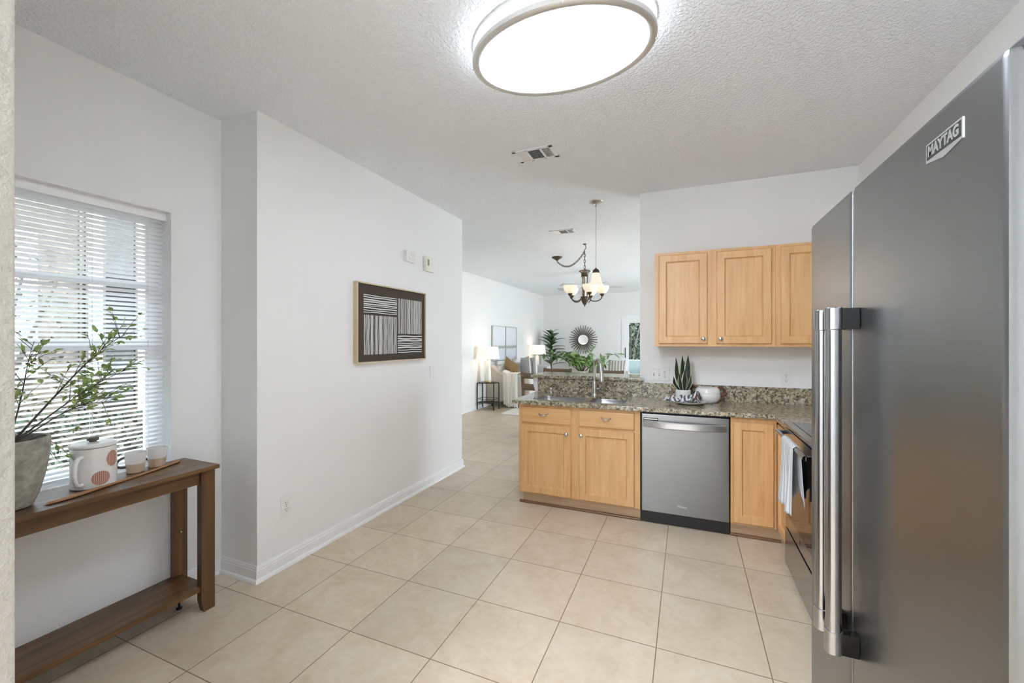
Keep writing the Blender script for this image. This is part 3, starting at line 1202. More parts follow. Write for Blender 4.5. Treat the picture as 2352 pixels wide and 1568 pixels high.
bw = thing('lidded_bowl', 'round white lidded bowl with brown leather loop handles on the counter', 'bowl', (.158, 3.815, .892))
cb = Vector((.158, 3.815, 0))
obj('bowl', MB().lathe([(.05, .892), (.065, .894), (.088, .912), (.0965, .938), (.0975, .957), (.093, .969), (1e-5, .969)], cb, 40), CERAM, bw)
obj('lid', MB().lathe([(.096, .9695), (.0975, .975), (.096, .988), (.088, 1.006), (.080, 1.013), (.075, 1.015), (1e-5, 1.015)], cb, 40), CERAM, bw)
for sgn, zc in ((1, .965), (-1, .968)):
    m = MB()
    for k in range(3):
        ang = (.25 if sgn > 0 else pi - .35) + (k - 1) * .12
        dr = Vector((cos(ang), sin(ang), 0))
        p = [cb + dr * .084 + Z * 1.010, cb + dr * .112 + Z * (1.018 + .004 * k), cb + dr * .135 + Z * .995, cb + dr * .132 + Z * .965, cb + dr * .112 + Z * .948, cb + dr * .098 + Z * .950]
        m.tube(p, .0075, 8)
    obj('loop_handle', m, LEATHER, bw)

# ================================================================== wall plates


def outlet(name, label, c, U, N, w=.072, h=.118, kinds=('duplex',), group=None, cat='outlet', pm=None):
    """wall plate centred at c; kinds per gang: duplex, toggle or rocker"""
    c, U, N = Vector(c), Vector(U), Vector(N)
    t = thing(name, label, cat, tuple(c), group)

    def bx3(mb, a, b, w_, h_, n0, n1, bev=.001, mi=0):
        M = Matrix(((U.x, 0, N.x, c.x), (U.y, 0, N.y, c.y), (0, 1, 0, c.z), (0, 0, 0, 1)))
        mb.box(a - w_ / 2, a + w_ / 2, b - h_ / 2, b + h_ / 2, n0, n1, bev, mi, M)
    m_ = MB()
    bx3(m_, 0, 0, w, h, .0002, .006, .002)
    obj('plate', m_, pm or WHITEP, t)
    n = len(kinds)
    for i, k in enumerate(kinds):
        a = (i - (n - 1) / 2) * .046
        if k == 'duplex':
            for b in (-.02, .02):
                r = MB()
                bx3(r, a, b, .030, .028, .0055, .0075, .003)
                for s_, ww in ((-.0062, .0028), (.0062, .0022)):
                    bx3(r, a + s_, b + .004, ww, .009, .0074, .0079, 0, 1)
                bx3(r, a, b - .008, .005, .005, .0074, .0079, 0, 1)
                obj('socket', r, [WHITEP, DARKP], t)
        else:
            r = MB()
            if k == 'toggle':
                bx3(r, a, 0, .010, .024, .0055, .0065, 0, 1)
                bx3(r, a, .004, .0075, .012, .006, .016, .002)
            else:
                bx3(r, a, 0, .032, .064, .0055, .0085, .002)
            obj('switch', r, [WHITEP, GREYP], t)
        for b in ((-.045, .045) if k != 'duplex' else (0,)):
            q = MB()
            bx3(q, a, b, .005, .005, .0055, .0066, .001)
            obj('screw', q, GREYP, t)
    return t


outlet('wall_outlet', 'white three-gang plate of two switches and an outlet beside the snake plant', (-.228, 3.965, 1.100), X, -Y, .163, .112, ('toggle', 'toggle', 'duplex'), 'white wall plates')
outlet('wall_outlet', 'single white duplex outlet above the granite splash near the range', (.737, 3.965, 1.099), X, -Y, .073, .116, ('duplex',), 'white wall plates')
outlet('wall_outlet', 'white duplex outlet low on the bare wall above the baseboard', (-2.303, 1.850, .372), Y, X, .070, .122, ('duplex',), 'white wall plates')
outlet('wall_switch', 'white rocker switch plate on the wall to the lower side of the striped picture', (-2.303, 3.470, 1.098), Y, X, .085, .115, ('rocker',), 'white wall plates', 'switch')

ch = thing('door_chime', 'square white door chime box with a textured grille high on the wall', 'door chime', (-2.303, 3.09, 2.15))
m = MB().box(-2.3028, -2.270, 3.025, 3.158, 2.103, 2.200, .004)
obj('case', m, WHITEP, ch)
m = MB()
for i in range(6):
    y0 = 3.055 + (i % 3) * .034
    z0 = 2.122 + (i // 3) * .034
    m.box(-2.2705, -2.267, y0, y0 + .026, z0, z0 + .026, .003)
obj('grille', m, CREAMP, ch)
tsr = thing('thermostat', 'cream thermostat with a small dark display beside the door chime', 'thermostat', (-2.303, 3.395, 2.13))
obj('case', MB().box(-2.3028, -2.272, 3.328, 3.462, 2.063, 2.205, .005), CREAMP, tsr)
obj('display', MB().box(-2.2725, -2.2712, 3.345, 3.378, 2.118, 2.176, .0008), GREYP, tsr)

# ================================================================== striped picture
pc = thing('framed_picture', 'brown canvas with blocks of white brushed stripes in a pale wood frame', 'picture', (-2.303, 2.86, 1.54))
y0, y1, z0, z1 = 2.419, 3.306, 1.229, 1.848
m = MB()
fx = (-2.3028, -2.262)
for b in ((y0, y0 + .010, z0, z1), (y1 - .010, y1, z0, z1), (y0 + .010, y1 - .010, z0, z0 + .010), (y0 + .010, y1 - .010, z1 - .010, z1)):
    m.box(fx[0], fx[1], *b, .001)
obj('frame', m, LTWOOD, pc)
obj('canvas', MB().box(-2.300, -2.272, y0 + .014, y1 - .014, z0 + .014, z1 - .014, .001), CANV, pc)
m = MB()
ya, yb, za, zb = y0 + .075, y1 - .055, z0 + .065, z1 - .085
ym = y0 + .477
xs = -2.2716
gap = .012


def lines(a0, a1, b0, b1, n, horiz, mb, seed):
    r = random.Random(seed)
    p = (a1 - a0) / n
    mb.box(-2.2722, xs, *( (b0, b1, a0, a1) if horiz else (a0, a1, b0, b1)), 0, 1)
    for i in range(n):
        w_ = p * r.uniform(.34, .70)
        c_ = a0 + p * (i + .5) + r.uniform(-.1, .1) * p
        am, ph = p * .08, r.uniform(0, 6)

        def fn(u, v, c_=c_, w_=w_, am=am, ph=ph):
            b = b0 + (b1 - b0) * u
            a = c_ + (v - .5) * w_ + am * sin(u * 9 + ph)
            return (xs + .0006, b, a) if horiz else (xs + .0006, a, b)
        mb.sheet(fn, 8, 1, 0)


zsL = zb - .150
zsR = za + .155
lines(zsL, zb, ya, ym - gap / 2, 9, True, m, 1)
lines(ya, ym - gap / 2, za, zsL - gap, 26, False, m, 2)
lines(ym + gap / 2, yb, zsR + gap, zb, 26, False, m, 3)
lines(za, zsR, ym + gap / 2, yb, 8, True, m, 4)
obj('painted_stripes', m, [CHALK, INK], pc, smooth=0)

# ================================================================== ceiling fixture, vents, pendant
cf = thing('ceiling_light', 'large oval flush ceiling light with brushed metal rings, switched on', 'ceiling light', (-.515, 1.775, H))
ca, cbb = .405, .285
cx0, cy0 = -.515, 1.775


def oval(prof, n=72, mi=0, mb=None):
    """prof: (inset from the oval edge, z)"""
    mb = mb or MB()
    vs, fs = [], []
    for ins, z in prof:
        for j in range(n):
            a = 2 * pi * j / n
            vs.append((cx0 + (ca - ins) * cos(a), cy0 + (cbb - ins) * sin(a), z))
    for i in range(len(prof) - 1):
        for j in range(n):
            k = (j + 1) % n
            fs.append((i * n + j, i * n + k, (i + 1) * n + k, (i + 1) * n + j))
    mb.add(vs, fs, mi)
    return mb, n


mb, n = oval([(0, H), (-.002, H - .006), (0, H - .014), (.012, H - .015)])
obj('mounting_ring', mb, SNICK, cf)
mb, n = oval([(.010, H - .012), (.012, H - .05), (.014, H - .080)])
obj('side_band', mb, FIXS, cf)
mb2, n = oval([(.020, H - .078), (.06, H - .0885), (.14, H - .093), (.24, H - .095)])
mb = mb2
mb.f.append(tuple(3 * n + j for j in range(n)))
mb.mi.append(0)
obj('diffuser', mb, FIXG, cf)
mb, n = oval([(.008, H - .058), (-.001, H - .062), (-.003, H - .072), (-.001, H - .083), (.008, H - .090), (.020, H - .091), (.030, H - .086), (.030, H - .080), (.010, H - .060), (.008, H - .058)])
obj('trim_ring', mb, SNICK, cf)
for a in (100, 193, 283, 10):
    a = radians(a)
    q = (cx0 + (ca - .001) * cos(a), cy0 + (cbb - .001) * sin(a))
    m = MB().tube([(q[0], q[1], H - .008), (q[0], q[1], H - .088)], .0028, 8).ball((q[0], q[1], H - .086), .006, 10)
    obj('post', m, SNICK, cf)


def vent(label, x, y, w=.30, d=.19, rot=0):
    t = thing('ceiling_vent', label, 'vent', (x, y, H), 'ceiling air vents')
    m_ = MB()
    m_.box(x - w / 2, x + w / 2, y - d / 2, y - d / 2 + .022, H - .007, H - .0002, .002)
    m_.box(x - w / 2, x + w / 2, y + d / 2 - .022, y + d / 2, H - .007, H - .0002, .002)
    m_.box(x - w / 2, x - w / 2 + .03, y - d / 2, y + d / 2, H - .007, H - .0002, .002)
    m_.box(x + w / 2 - .03, x + w / 2, y - d / 2, y + d / 2, H - .007, H - .0002, .002)
    for q in (-.045, .055):
        m_.box(x + q - .006, x + q + .006, y - d / 2, y + d / 2, H - .007, H - .0002, .001)
    obj('frame', m_, TRIM, t)
    obj('throat', MB().box(x - w / 2 + .028, x + w / 2 - .028, y - d / 2 + .02, y + d / 2 - .02, H - .0012, H - .0003), DARKP, t)
    for (a0, a1, ax, ti) in ((-w / 2 + .03, -.051, 'x', -.6), (-.039, .049, 'y', .5), (.061, w / 2 - .03, 'x', .6)):
        mm = MB()
        if ax == 'x':
            k = 6
            for i in range(k):
                xx = x + a0 + (a1 - a0) * (i + .5) / k
                mm.box(-.0055, .0055, y - d / 2 + .022, y + d / 2 - .022, -.0005, .0005, 0, 0, Matrix.Translation((xx, 0, H - .005)) @ Matrix.Rotation(ti, 4, 'Y'))
        else:
            k = 9
            for i in range(k):
                yy = y - d / 2 + .022 + (d - .044) * (i + .5) / k
                mm.box(x + a0, x + a1, -.006, .006, -.0005, .0005, 0, 0, Matrix.Translation((0, yy, H - .005)) @ Matrix.Rotation(ti, 4, 'X'))
        obj('louvres', mm, TRIM, t)
    return t


v1 = vent('white louvred ceiling vent in the kitchen beyond the oval light', -1.0, 2.825)
dup(v1, (-.40, 2.14, 0), 'white louvred ceiling vent over the dining area near the chandelier')
dup(v1, (.0, 8.1, 0), 'small far white ceiling vent close to the far living room wall')

pd = thing('pendant_light', 'small pendant light with a frosted bell shade hanging above the bar ledge', 'pendant', (-.808, 4.02, H))
pcn = (-.808, 4.02, 0)
obj('canopy', MB().lathe([(1e-5, H - .024), (.03, H - .022), (.062, H - .010), (.066, H - .003), (.066, H - .0003)], pcn, 32), NICKEL, pd)
obj('cord', MB().tube([(-.808, 4.02, 2.08), (-.808, 4.02, H - .02)], .0022, 8).lathe([(.006, H - .05), (.006, H - .022)], pcn, 10), GREYP, pd)
obj('socket_cap', MB().lathe([(.034, 2.052), (.035, 2.058), (.030, 2.078), (.018, 2.09), (.007, 2.096), (.005, 2.105)], pcn, 28), BRONZE, pd)
obj('shade', MB().lathe([(.0655, 1.934), (.068, 1.938), (.066, 1.946), (.058, 1.957), (.050, 1.978), (.046, 2.005), (.040, 2.035), (.034, 2.054), (.030, 2.054), (.036, 2.03), (.042, 2.0), (.046, 1.975), (.055, 1.952), (.0655, 1.934)], pcn, 36), PENDG, pd)
lamp('pendant_bulb', 'POINT', (-.808, 4.02, 1.945), .4, (1, .85, .68), size=.02)

# ================================================================== console table and what stands on it
TT = .750
tb = thing('console_table', 'narrow rustic brown wooden console table with a low shelf under the window', 'table', (-2.43, .90, 0))
TX0, TX1, TY0, TY1 = -2.585, -2.280, .345, 1.440
obj('top', MB().box(TX0, TX1, TY0, TY1, TT - .020, TT, .0025), WALNUTY, tb)
obj('apron', MB().box(-2.335, -2.320, TY0 + .08, TY1 - .078, .660, TT - .020, .0015), WALNUTY, tb)
obj('apron', MB().box(-2.560, -2.545, TY0 + .08, TY1 - .078, .660, TT - .020, .0015), WALNUTY, tb)
obj('end_rail', MB().box(-2.535, -2.345, TY1 - .050, TY1 - .036, .690, TT - .020, .0015), WALNUTY, tb)


def tleg(x0, x1, y0, y1, taper):
    """board leg whose foot is cut away on one side"""
    m_ = MB()
    c_ = .030
    if taper > 0:
        poly = [(y0, .06), (y0 + .014, .0), (y1, 0), (y1, TT - .020), (y0, TT - .020)]
    else:
        poly = [(y0, 0), (y1 - .014, 0), (y1, .06), (y1, TT - .020), (y0, TT - .020)]
    return m_.prism(poly, x0, x1, F=lambda a, b, h: (h, a, b))


for x0, x1 in ((-2.338, -2.302), (-2.566, -2.536)):
    obj('leg', tleg(x0, x1, TY1 - .078, TY1 - .012, 1), WALNUTZ, tb)
    obj('leg', tleg(x0, x1, TY0 + .012, TY0 + .078, -1), WALNUTZ, tb)
obj('shelf', MB().box(-2.560, -2.312, TY0 + .04, TY1 - .040, .108, .132, .002), WALNUTY, tb)
for y in (TY1 - .10, TY0 + .10):
    obj('leveller', MB().lathe([(.014, 0), (.014, .006), (.005, .008), (.005, .108)], (-2.45, y, 0), 14), BLACKP, tb)
obj('screw', MB().ball((-2.5335, TY1 - .045, .365), .005, 10), CHROME, tb)

# concrete pot with a leafy branch
pp = thing('potted_branches', 'olive-like leafy branches in a rough grey concrete pot on the console table', 'plant', (-2.435, .735, TT))
pc0 = Vector((-2.435, .735, TT))
prof = [(.062, 0), (.070, .004), (.087, .05), (.101, .11), (.112, .18), (.1175, .235), (.117, .262), (.114, .270), (.105, .268), (.103, .25), (.101, .24), (1e-5, .238)]
obj('pot', MB().lathe([(r, z + TT) for r, z in prof], (pc0.x, pc0.y, 0), 44), CONC, pp)
obj('soil', MB().lathe([(.1005, .2385), (.09, .245), (1e-5, .25)], pc0, 24), SOIL, pp)
rr = random.Random(12)


def branch(p0, tip, sag, nleaf, rad, name_parent, spread=.05, ll=.031):
    """a bending stem with side twigs; returns stem and leaf builders"""
    ms, ml = MB(), MB()
    p0, tip = Vector(p0), Vector(tip)
    d = tip - p0
    side = d.cross(Z)
    side = side.normalized() if side.length > 1e-4 else X.copy()
    n = 12
    pts = [p0 + d * (i / n) + side * sin(i / n * pi * 1.6) * sag * .4 + Z * sin(i / n * pi) * sag for i in range(n + 1)]
    ms.tube(pts, [rad * (1 - .75 * i / n) for i in range(n + 1)], 7)
    tw = []
    for k in range(max(3, nleaf // 4)):
        t = rr.uniform(.30, .98)
        i = min(n - 1, int(t * n))
        b = pts[i].lerp(pts[i + 1], t * n - i)
        dr = (d.normalized() * .6 + Vector((rr.uniform(-.5, .9), rr.uniform(-1, 1), rr.uniform(-.5, .8)))).normalized()
        ln = rr.uniform(.05, .15)
        q = [b, b + dr * ln * .5 + Z * .005, b + dr * ln]
        ms.tube(q, [.0013, .001, .0006], 5)
        tw.append(q)
    for k in range(nleaf):
        q = rr.choice(tw)
        t = rr.uniform(.15, 1)
        b = q[0].lerp(q[2], t)
        dr = ((q[2] - q[0]).normalized() + Vector((rr.uniform(-1, 1), rr.uniform(-1, 1), rr.uniform(-.8, .8))) * .9).normalized()
        if b.x + dr.x * ll < -2.655:
            dr.x = abs(dr.x)
        ml.leaf(b, dr, rr.uniform(.6, 1.15) * ll, rr.uniform(.012, .019), Vector((rr.uniform(-.6, .6), rr.uniform(-.6, .6), 1)), curl=rr.uniform(0, .3))
    return ms, ml


BRS = [((-2.43, .745, 1.0), (-2.47, 1.14, 1.44), .05, 120, .0045), ((-2.425, .745, 1.0), (-2.44, 1.13, 1.27), .03, 105, .0035), ((-2.44, .74, 1.0), (-2.48, .83, 1.40), .02, 70, .003),
       ((-2.44, .70, 1.0), (-2.46, .755, 1.22), .02, 46, .0035), ((-2.42, .75, 1.0), (-2.44, 1.07, 1.12), .05, 80, .003), ((-2.42, .78, 1.0), (-2.47, .895, .90), .06, 22, .0022),
       ((-2.45, .70, 1.0), (-2.47, .62, 1.42), .02, 50, .003)]
for a in BRS:
    ms, ml = branch(*a, pp)
    s_ = obj('stem', ms, STEM, pp)
    obj('foliage', ml, LEAFO, s_, smooth=0)

# coffee pot
tp = thing('coffee_pot', 'white ceramic lidded pot with terracotta round motifs on the console table', 'pot', (-2.470, 1.008, TT))
tc_ = Vector((-2.470, 1.008, TT))
TR = .0775
obj('body', MB().lathe([(TR - .006, 0), (TR - .001, .003), (TR, .012), (TR - .001, .165), (TR - .003, .176), (TR - .008, .178), (1e-5, .178)], tc_, 48), CERAM, tp)
lid = obj('lid', MB().lathe([(TR - .004, .1785), (TR + .002, .181), (TR + .003, .187), (TR - .002, .193), (TR - .012, .196), (1e-5, .197)], tc_, 48), CERAM, tp)
obj('knob', MB().lathe([(.013, .197), (.011, .200), (.020, .203), (.021, .212), (.014, .216), (1e-5, .217)], tc_ + Vector((-.008, 0, 0)), 24), RATTAN, lid)
hdr = Vector((.62, -.78, 0)).normalized()
pts = []
for i in range(15):
    a = -pi / 2 + pi * i / 14
    k = abs(cos(a)) ** .55
    pts.append(tc_ + hdr * (TR - .006 + .048 * k) + Z * (.085 + .060 * sin(a)))
obj('handle', MB().tube(pts, .0085, 12), CERAM, tp)


def motif(a0, zc, ra, rz, mb):
    """rounded patch lying on the curved side of the pot, angles about its axis"""
    def fn(u, v):
        r = v
        t = u * 2 * pi
        a = a0 + r * cos(t) * ra / TR
        return (tc_.x + (TR + .0006) * cos(a), tc_.y + (TR + .0006) * sin(a), tc_.z + zc + r * sin(t) * rz)
    return mb.sheet(fn, 32, 6)


for a0, zc, ra, rz in ((radians(-5), .045, .032, .031), (radians(28), .122, .026, .036)):
    mb = MB()
    motif(a0, zc, ra, rz, mb)
    for fi in list(mb.uv):
        mb.uv[fi] = [(mb.v[i][1] * .62 + mb.v[i][0] * .0, mb.v[i][2]) for i in mb.f[fi]]
    obj('motif', mb, TERRA, tp, label='terracotta round motif with fine stripes')


def mug(cx_, cy_, label, hang):
    t = thing('mug', label, 'mug', (cx_, cy_, TT), 'two-tone mugs')
    c_ = Vector((cx_, cy_, TT))
    m_ = MB()
    m_.lathe([(.030, 0), (.034, .002), (.0385, .046)], c_, 36, 1)
    m_.lathe([(.0385, .046), (.0435, .096), (.0430, .099), (.0405, .098), (.036, .05), (.031, .008), (1e-5, .007)], c_, 36, 0)
    # glazed lower band replaces the open end left between the two turned pieces
    obj('cup', m_, [CERAM, TANC], t)
    dr = Vector((cos(hang), sin(hang), 0))
    pts = []
    for i in range(13):
        a = pi / 2 - pi * i / 12
        pts.append(c_ + dr * (.040 - .006 * (i / 12) + .034 * cos(a)) + Z * (.056 + .024 * sin(a) - .006 * cos(a)))
    obj('handle', MB().tube(pts, .0055, 10), RATTAN, t)
    return t


mug(-2.528, 1.190, 'two-tone white and tan mug beside the coffee pot, handle towards it', radians(-105))
mug(-2.545, 1.290, 'two-tone white and tan mug at the window end, farther from the coffee pot', radians(200))

# wooden stirring spoon
P0, P1 = Vector((-2.340, .800, TT)), Vector((-2.520, 1.385, TT))
dd = (P1 - P0).normalized()
nn = Vector((-dd.y, dd.x, 0))


def spoon(u, v):
    t = u
    L = (P1 - P0).length
    w = .0075 + .001 * sin(t * 9)
    if t < .33:
        w += .014 * sin(pi * (t / .33) ** .8) ** 1.2
    k = max(.04, min(1, t / .03, (1 - t) / .02))
    w *= k
    a = v * 2 * pi
    h = .0055 * max(.3, k)
    off = -.020 * sin(t * pi)
    return P0 + dd * L * t + nn * (off + w * cos(a)) + Z * (h + h * k * sin(a))


m = MB().sheet(spoon, 50, 12)
sl = obj('wooden_spoon', m, SPOON)
tag(sl, 'long flat wooden spoon lying along the front edge of the console table', 'spoon')

# ================================================================== living and dining room
rug = obj('area_rug', MB().box(-3.28, -.6, 7.22, 10.6, .001, .014, .004), RUG)
tag(rug, 'pale area rug on the tiles in front of the sofa', 'rug')

st = thing('side_table', 'small black metal two-tier side table under the lamp at the near sofa arm', 'side table', (-3.76, 7.70, 0), 'black metal side tables')
hexp = [(-3.955, 7.62), (-3.90, 7.555), (-3.62, 7.555), (-3.565, 7.62), (-3.565, 7.79), (-3.62, 7.85), (-3.90, 7.85), (-3.955, 7.79)]
obj('top', MB().prism(hexp, .535, .550), BLACK, st, smooth=25)
obj('shelf', MB().prism(hexp, .135, .148), BLACK, st, smooth=25)
obj('rail', MB().tube([(x, y, .215) for x, y in hexp], .005, 6, closed=True), BLACK, st)
for x, y in ((-3.945, 7.58), (-3.575, 7.58), (-3.575, 7.83), (-3.945, 7.83)):
    obj('leg', MB().tube([(x, y, 0), (x, y, .50), (x * .97 - 3.76 * .03, y * .97 + 7.70 * .03, .541)], .0115, 8), BLACK, st)

tl = thing('table_lamp', 'lit table lamp with a tapered cream base on the black side table near the passage', 'lamp', (-3.76, 7.70, .55), 'cream table lamps')
lc = (-3.76, 7.70, 0)
obj('foot', MB().lathe([(.072, .5505), (.074, .556), (.074, .574), (.070, .578)], lc, 28), GOLD, tl)
obj('base', MB().lathe([(.068, .5785), (.070, .585), (.066, .66), (.056, .80), (.047, .95), (.045, .985), (.030, 1.0)], lc, 28), CREAMP, tl)
obj('stem', MB().lathe([(.010, 1.0), (.010, 1.10)], lc, 12), GOLD, tl)
obj('lamp_shade', MB().lathe([(.235, 1.035), (.205, 1.275), (.202, 1.275), (.232, 1.035), (.235, 1.035)], lc, 40), SHADEG, tl)
lamp('table_lamp_bulb', 'POINT', (-3.76, 7.70, 1.16), .8, (1, .91, .78), size=.04)

st2 = dup(st, (.0, 3.05, 0), 'black metal side table at the far end of the sofa, mostly hidden')
tl2 = dup(tl, (.0, 3.05, 0), 'lit table lamp with a cream base at the far end of the sofa')
lamp('table_lamp_bulb', 'POINT', (-3.76, 10.75, 1.16), .8, (1, .91, .78), size=.04)

sf = thing('sofa', 'light beige fabric sofa with sloping arms along the far left wall', 'sofa', (-3.45, 9.2, 0))
SY0, SY1 = 8.02, 10.45
obj('seat_base', MB().box(-3.86, -2.98, SY0 + .14, SY1 - .14, .12, .36, .03), LINEN, sf)
obj('backrest', MB().box(-3.955, -3.70, SY0 + .10, SY1 - .10, .14, .86, .07), LINEN, sf)
for y0 in (SY0, SY1 - .20):
    poly = [(-3.95, .12), (-2.98, .12), (-2.95, .58), (-3.02, .665), (-3.48, .675), (-3.66, .745), (-3.82, .87), (-3.93, .88), (-3.96, .82)]
    m = MB().prism(poly, y0, y0 + .20, F=lambda a, b, h: (a, h, b))
    o = obj('armrest', m, LINEN, sf)
    bv = o.modifiers.new('soft_edge', 'BEVEL')
    bv.width = .03
    bv.segments = 3
    bv.limit_method = 'ANGLE'
for i in range(2):
    y0 = SY0 + .22 + i * .995
    m = MB().box(-3.74, -2.96, y0, y0 + .985, .36, .52, .05)
    obj('seat_cushion', m, LINEN, sf)
for x in (-3.85, -3.05):
    for y in (SY0 + .08, SY1 - .08):
        obj('leg', MB().lathe([(.022, .0142 if x > -3.28 else 0), (.03, .12)], (x, y, 0), 12), BLACK, sf)

PIL = [('tan brown velvet throw pillow with dark piping against the near sofa arm', (-3.58, 8.46, .73), (.55, .83, .05), .52, .50, TANF),
       ('pale grey throw pillow in the middle of the sofa', (-3.45, 9.05, .77), (.75, .66, .05), .54, .52, GREYF),
       ('striped grey throw pillow beside the folded blanket on the sofa', (-3.42, 9.45, .76), (.8, .6, .0), .52, .50, STRIPEF)]
for lb, c_, n_, w_, h_, mt in PIL:
    n_ = Vector(n_).normalized()
    u_ = Vector((-n_.y, n_.x, 0)).normalized()
    v_ = n_.cross(u_).normalized()
    if v_.z < 0:
        v_ = -v_
    n_ = (n_ + Z * .25).normalized()
    ro = .38 if mt is TANF else -.12
    u_, v_ = u_ * cos(ro) + v_ * sin(ro), v_ * cos(ro) - u_ * sin(ro)
    m = pillow_fn(c_, u_, v_, n_, w_, h_, .17)(MB())
    p = obj('throw_pillow', m, mt)
    tag(p, lb, 'pillow', 'sofa pillows')


def blanket(u, v):
    x = -3.27 - v * .33
    s_ = u * 1.25
    wob = .010 * sin(v * 24) + .006 * sin(v * 47)
    if s_ < .62:
        z_ = .705 - (.62 - s_)
        return (x + .05 - .03 * u, SY0 - .022 + wob * .5 - .012 * sin(v * 12), max(z_ + .42 * max(0, -3.48 - x), .085))
    if s_ < .92:
        t = (s_ - .62) / .30
        return (x + .03, SY0 - .02 + t * .26, .705 + .022 * sin(t * pi) + wob * .3 + .42 * max(0, -3.48 - x))
    return (x + .02, SY0 + .24 + .01, .70 - (s_ - .92) * .5 + wob * .2)


tb_ = thing('throw_blanket', 'cream knitted throw with a fringed hem hanging over the near sofa arm', 'blanket', (-3.1, 8.0, .1))
obj('cloth', MB().sheet(blanket, 40, 30), THROW, tb_, solid=.014)
m = MB()
for i in range(15):
    v = (i + .5) / 15
    q = blanket(0, v)
    m.tube([(q[0], q[1], q[2] + .01), (q[0] + .006 * sin(i), q[1] - .006, q[2] - .03), (q[0] + .008 * sin(i * 2.3), q[1] - .003, max(.016, q[2] - .065))], [.010, .012, .007], 6)
obj('fringe', m, THROW, tb_)
fb = obj('folded_blanket', MB().box(-3.66, -3.10, 9.62, 9.98, .528, .80, .09), GREYF)
tag(fb, 'grey blanket bundled at the far end of the sofa seat', 'blanket')


# pair of canvases: pale grey sky over a dark waterline
def m_seascape():
    t = NT('seascape_paint')
    tc = t.n('ShaderNodeTexCoord')
    spx = t.n('ShaderNodeSeparateXYZ')
    t.l(tc.outputs['Object'], spx.inputs[0])
    nz = t.noise(t.coord((1, 9, .9)), 6, 5, .65)
    ad = t.n('ShaderNodeMath', operation='MULTIPLY_ADD')
    ad.inputs[1].default_value = .20
    t.l(nz.outputs[0], ad.inputs[0])
    t.l(spx.outputs['Z'], ad.inputs[2])
    base = t.ramp(ad.outputs[0], [(0, (.70, .71, .73)), (.10, (.60, .63, .68)), (.37, (.62, .64, .67)), (.40, (.25, .235, .22)), (.425, (.36, .34, .32)), (.45, (.70, .71, .73)), (.8, (.74, .75, .78))])
    t.l(base, t.b.inputs['Base Color'])
    t.set(rough=.8)
    return t.m


SEA = m_seascape()
for i, (ya_, yb_, lb) in enumerate(((8.283, 8.985, 'pale grey seascape canvas over the sofa, the one nearer the lit lamp'), (9.0, 9.67, 'pale grey seascape canvas over the sofa, the one nearer the room corner'))):
    a = thing('canvas_painting', lb, 'painting', (-3.97, (ya_ + yb_) / 2, .945), 'pair of seascape canvases')
    m = MB()
    for b in ((ya_, ya_ + .014, .945, 1.735), (yb_ - .014, yb_, .945, 1.735), (ya_ + .014, yb_ - .014, .945, .959), (ya_ + .014, yb_ - .014, 1.721, 1.735)):
        m.box(-3.9698, -3.925, *b, .001)
    obj('frame', m, NICKEL, a)
    obj('canvas', MB().box(-3.968, -3.932, ya_ + .014, yb_ - .014, .959, 1.721), SEA, a)

# tall rubber plant in the corner
rb = thing('rubber_plant', 'tall rubber plant with big dark glossy leaves in the far living room corner', 'plant', (-3.55, 11.35, 0))
rc = Vector((-3.55, 11.35, 0))
obj('pot', MB().lathe([(.13, 0), (.16, .02), (.19, .34), (.19, .36), (.175, .36), (.17, .33), (1e-5, .33)], rc, 28), CERAM, rb)
obj('stem', MB().tube([rc + Vector((.01 * sin(i), .01 * cos(i), .33 + i * .125)) for i in range(11)], [.02 - .0012 * i for i in range(11)], 8), BARK, rb)
m = MB()
r2 = random.Random(5)
for i in range(30):
    zz = .70 + i * .0315
    a = i * 2.4
    el = .35 + .65 * (i / 30) ** 2 + r2.uniform(-.25, .25)
    d = Vector((cos(a), sin(a), el))
    if rc.x + d.x * .4 < -3.93:
        d.x *= .5
    L = .44 - .22 * max(0, (i - 20) / 10)
    m.leaf(rc + Z * zz, d, L, L * .48, Z, curl=.22, k=6)
obj('foliage', m, LEAFD, rb)

# sunburst mirror
sm = thing('sunburst_mirror', 'round sunburst mirror with thin dark rays on the far wall', 'mirror', (-2.755, 11.9, 1.43))
mc = Vector((-2.755, 11.875, 1.43))
MY = (-Y).to_track_quat('Z', 'Y').to_matrix()
obj('mirror_glass', MB().lathe([(.150, -.02), (.150, .004), (1e-5, .0045)], mc, 40, M=MY), MIRROR, sm)
obj('rim', MB().tube([mc + Vector((.158 * cos(2 * pi * i / 40), -.006, .158 * sin(2 * pi * i / 40))) for i in range(40)], .013, 8, closed=True), BRONZE, sm)
for i in range(32):
    a = 2 * pi * i / 32
    d = Vector((cos(a), 0, sin(a)))
    L = .405 if i % 2 else .385
    m = MB().tube([mc + d * .160, mc + d * (.22 + .05 * (i % 2)), mc + d * L], [.008, .0125, .007], 6).ball(mc + d * L, .012, 8)
    obj('ray', m, BRONZE, sm)

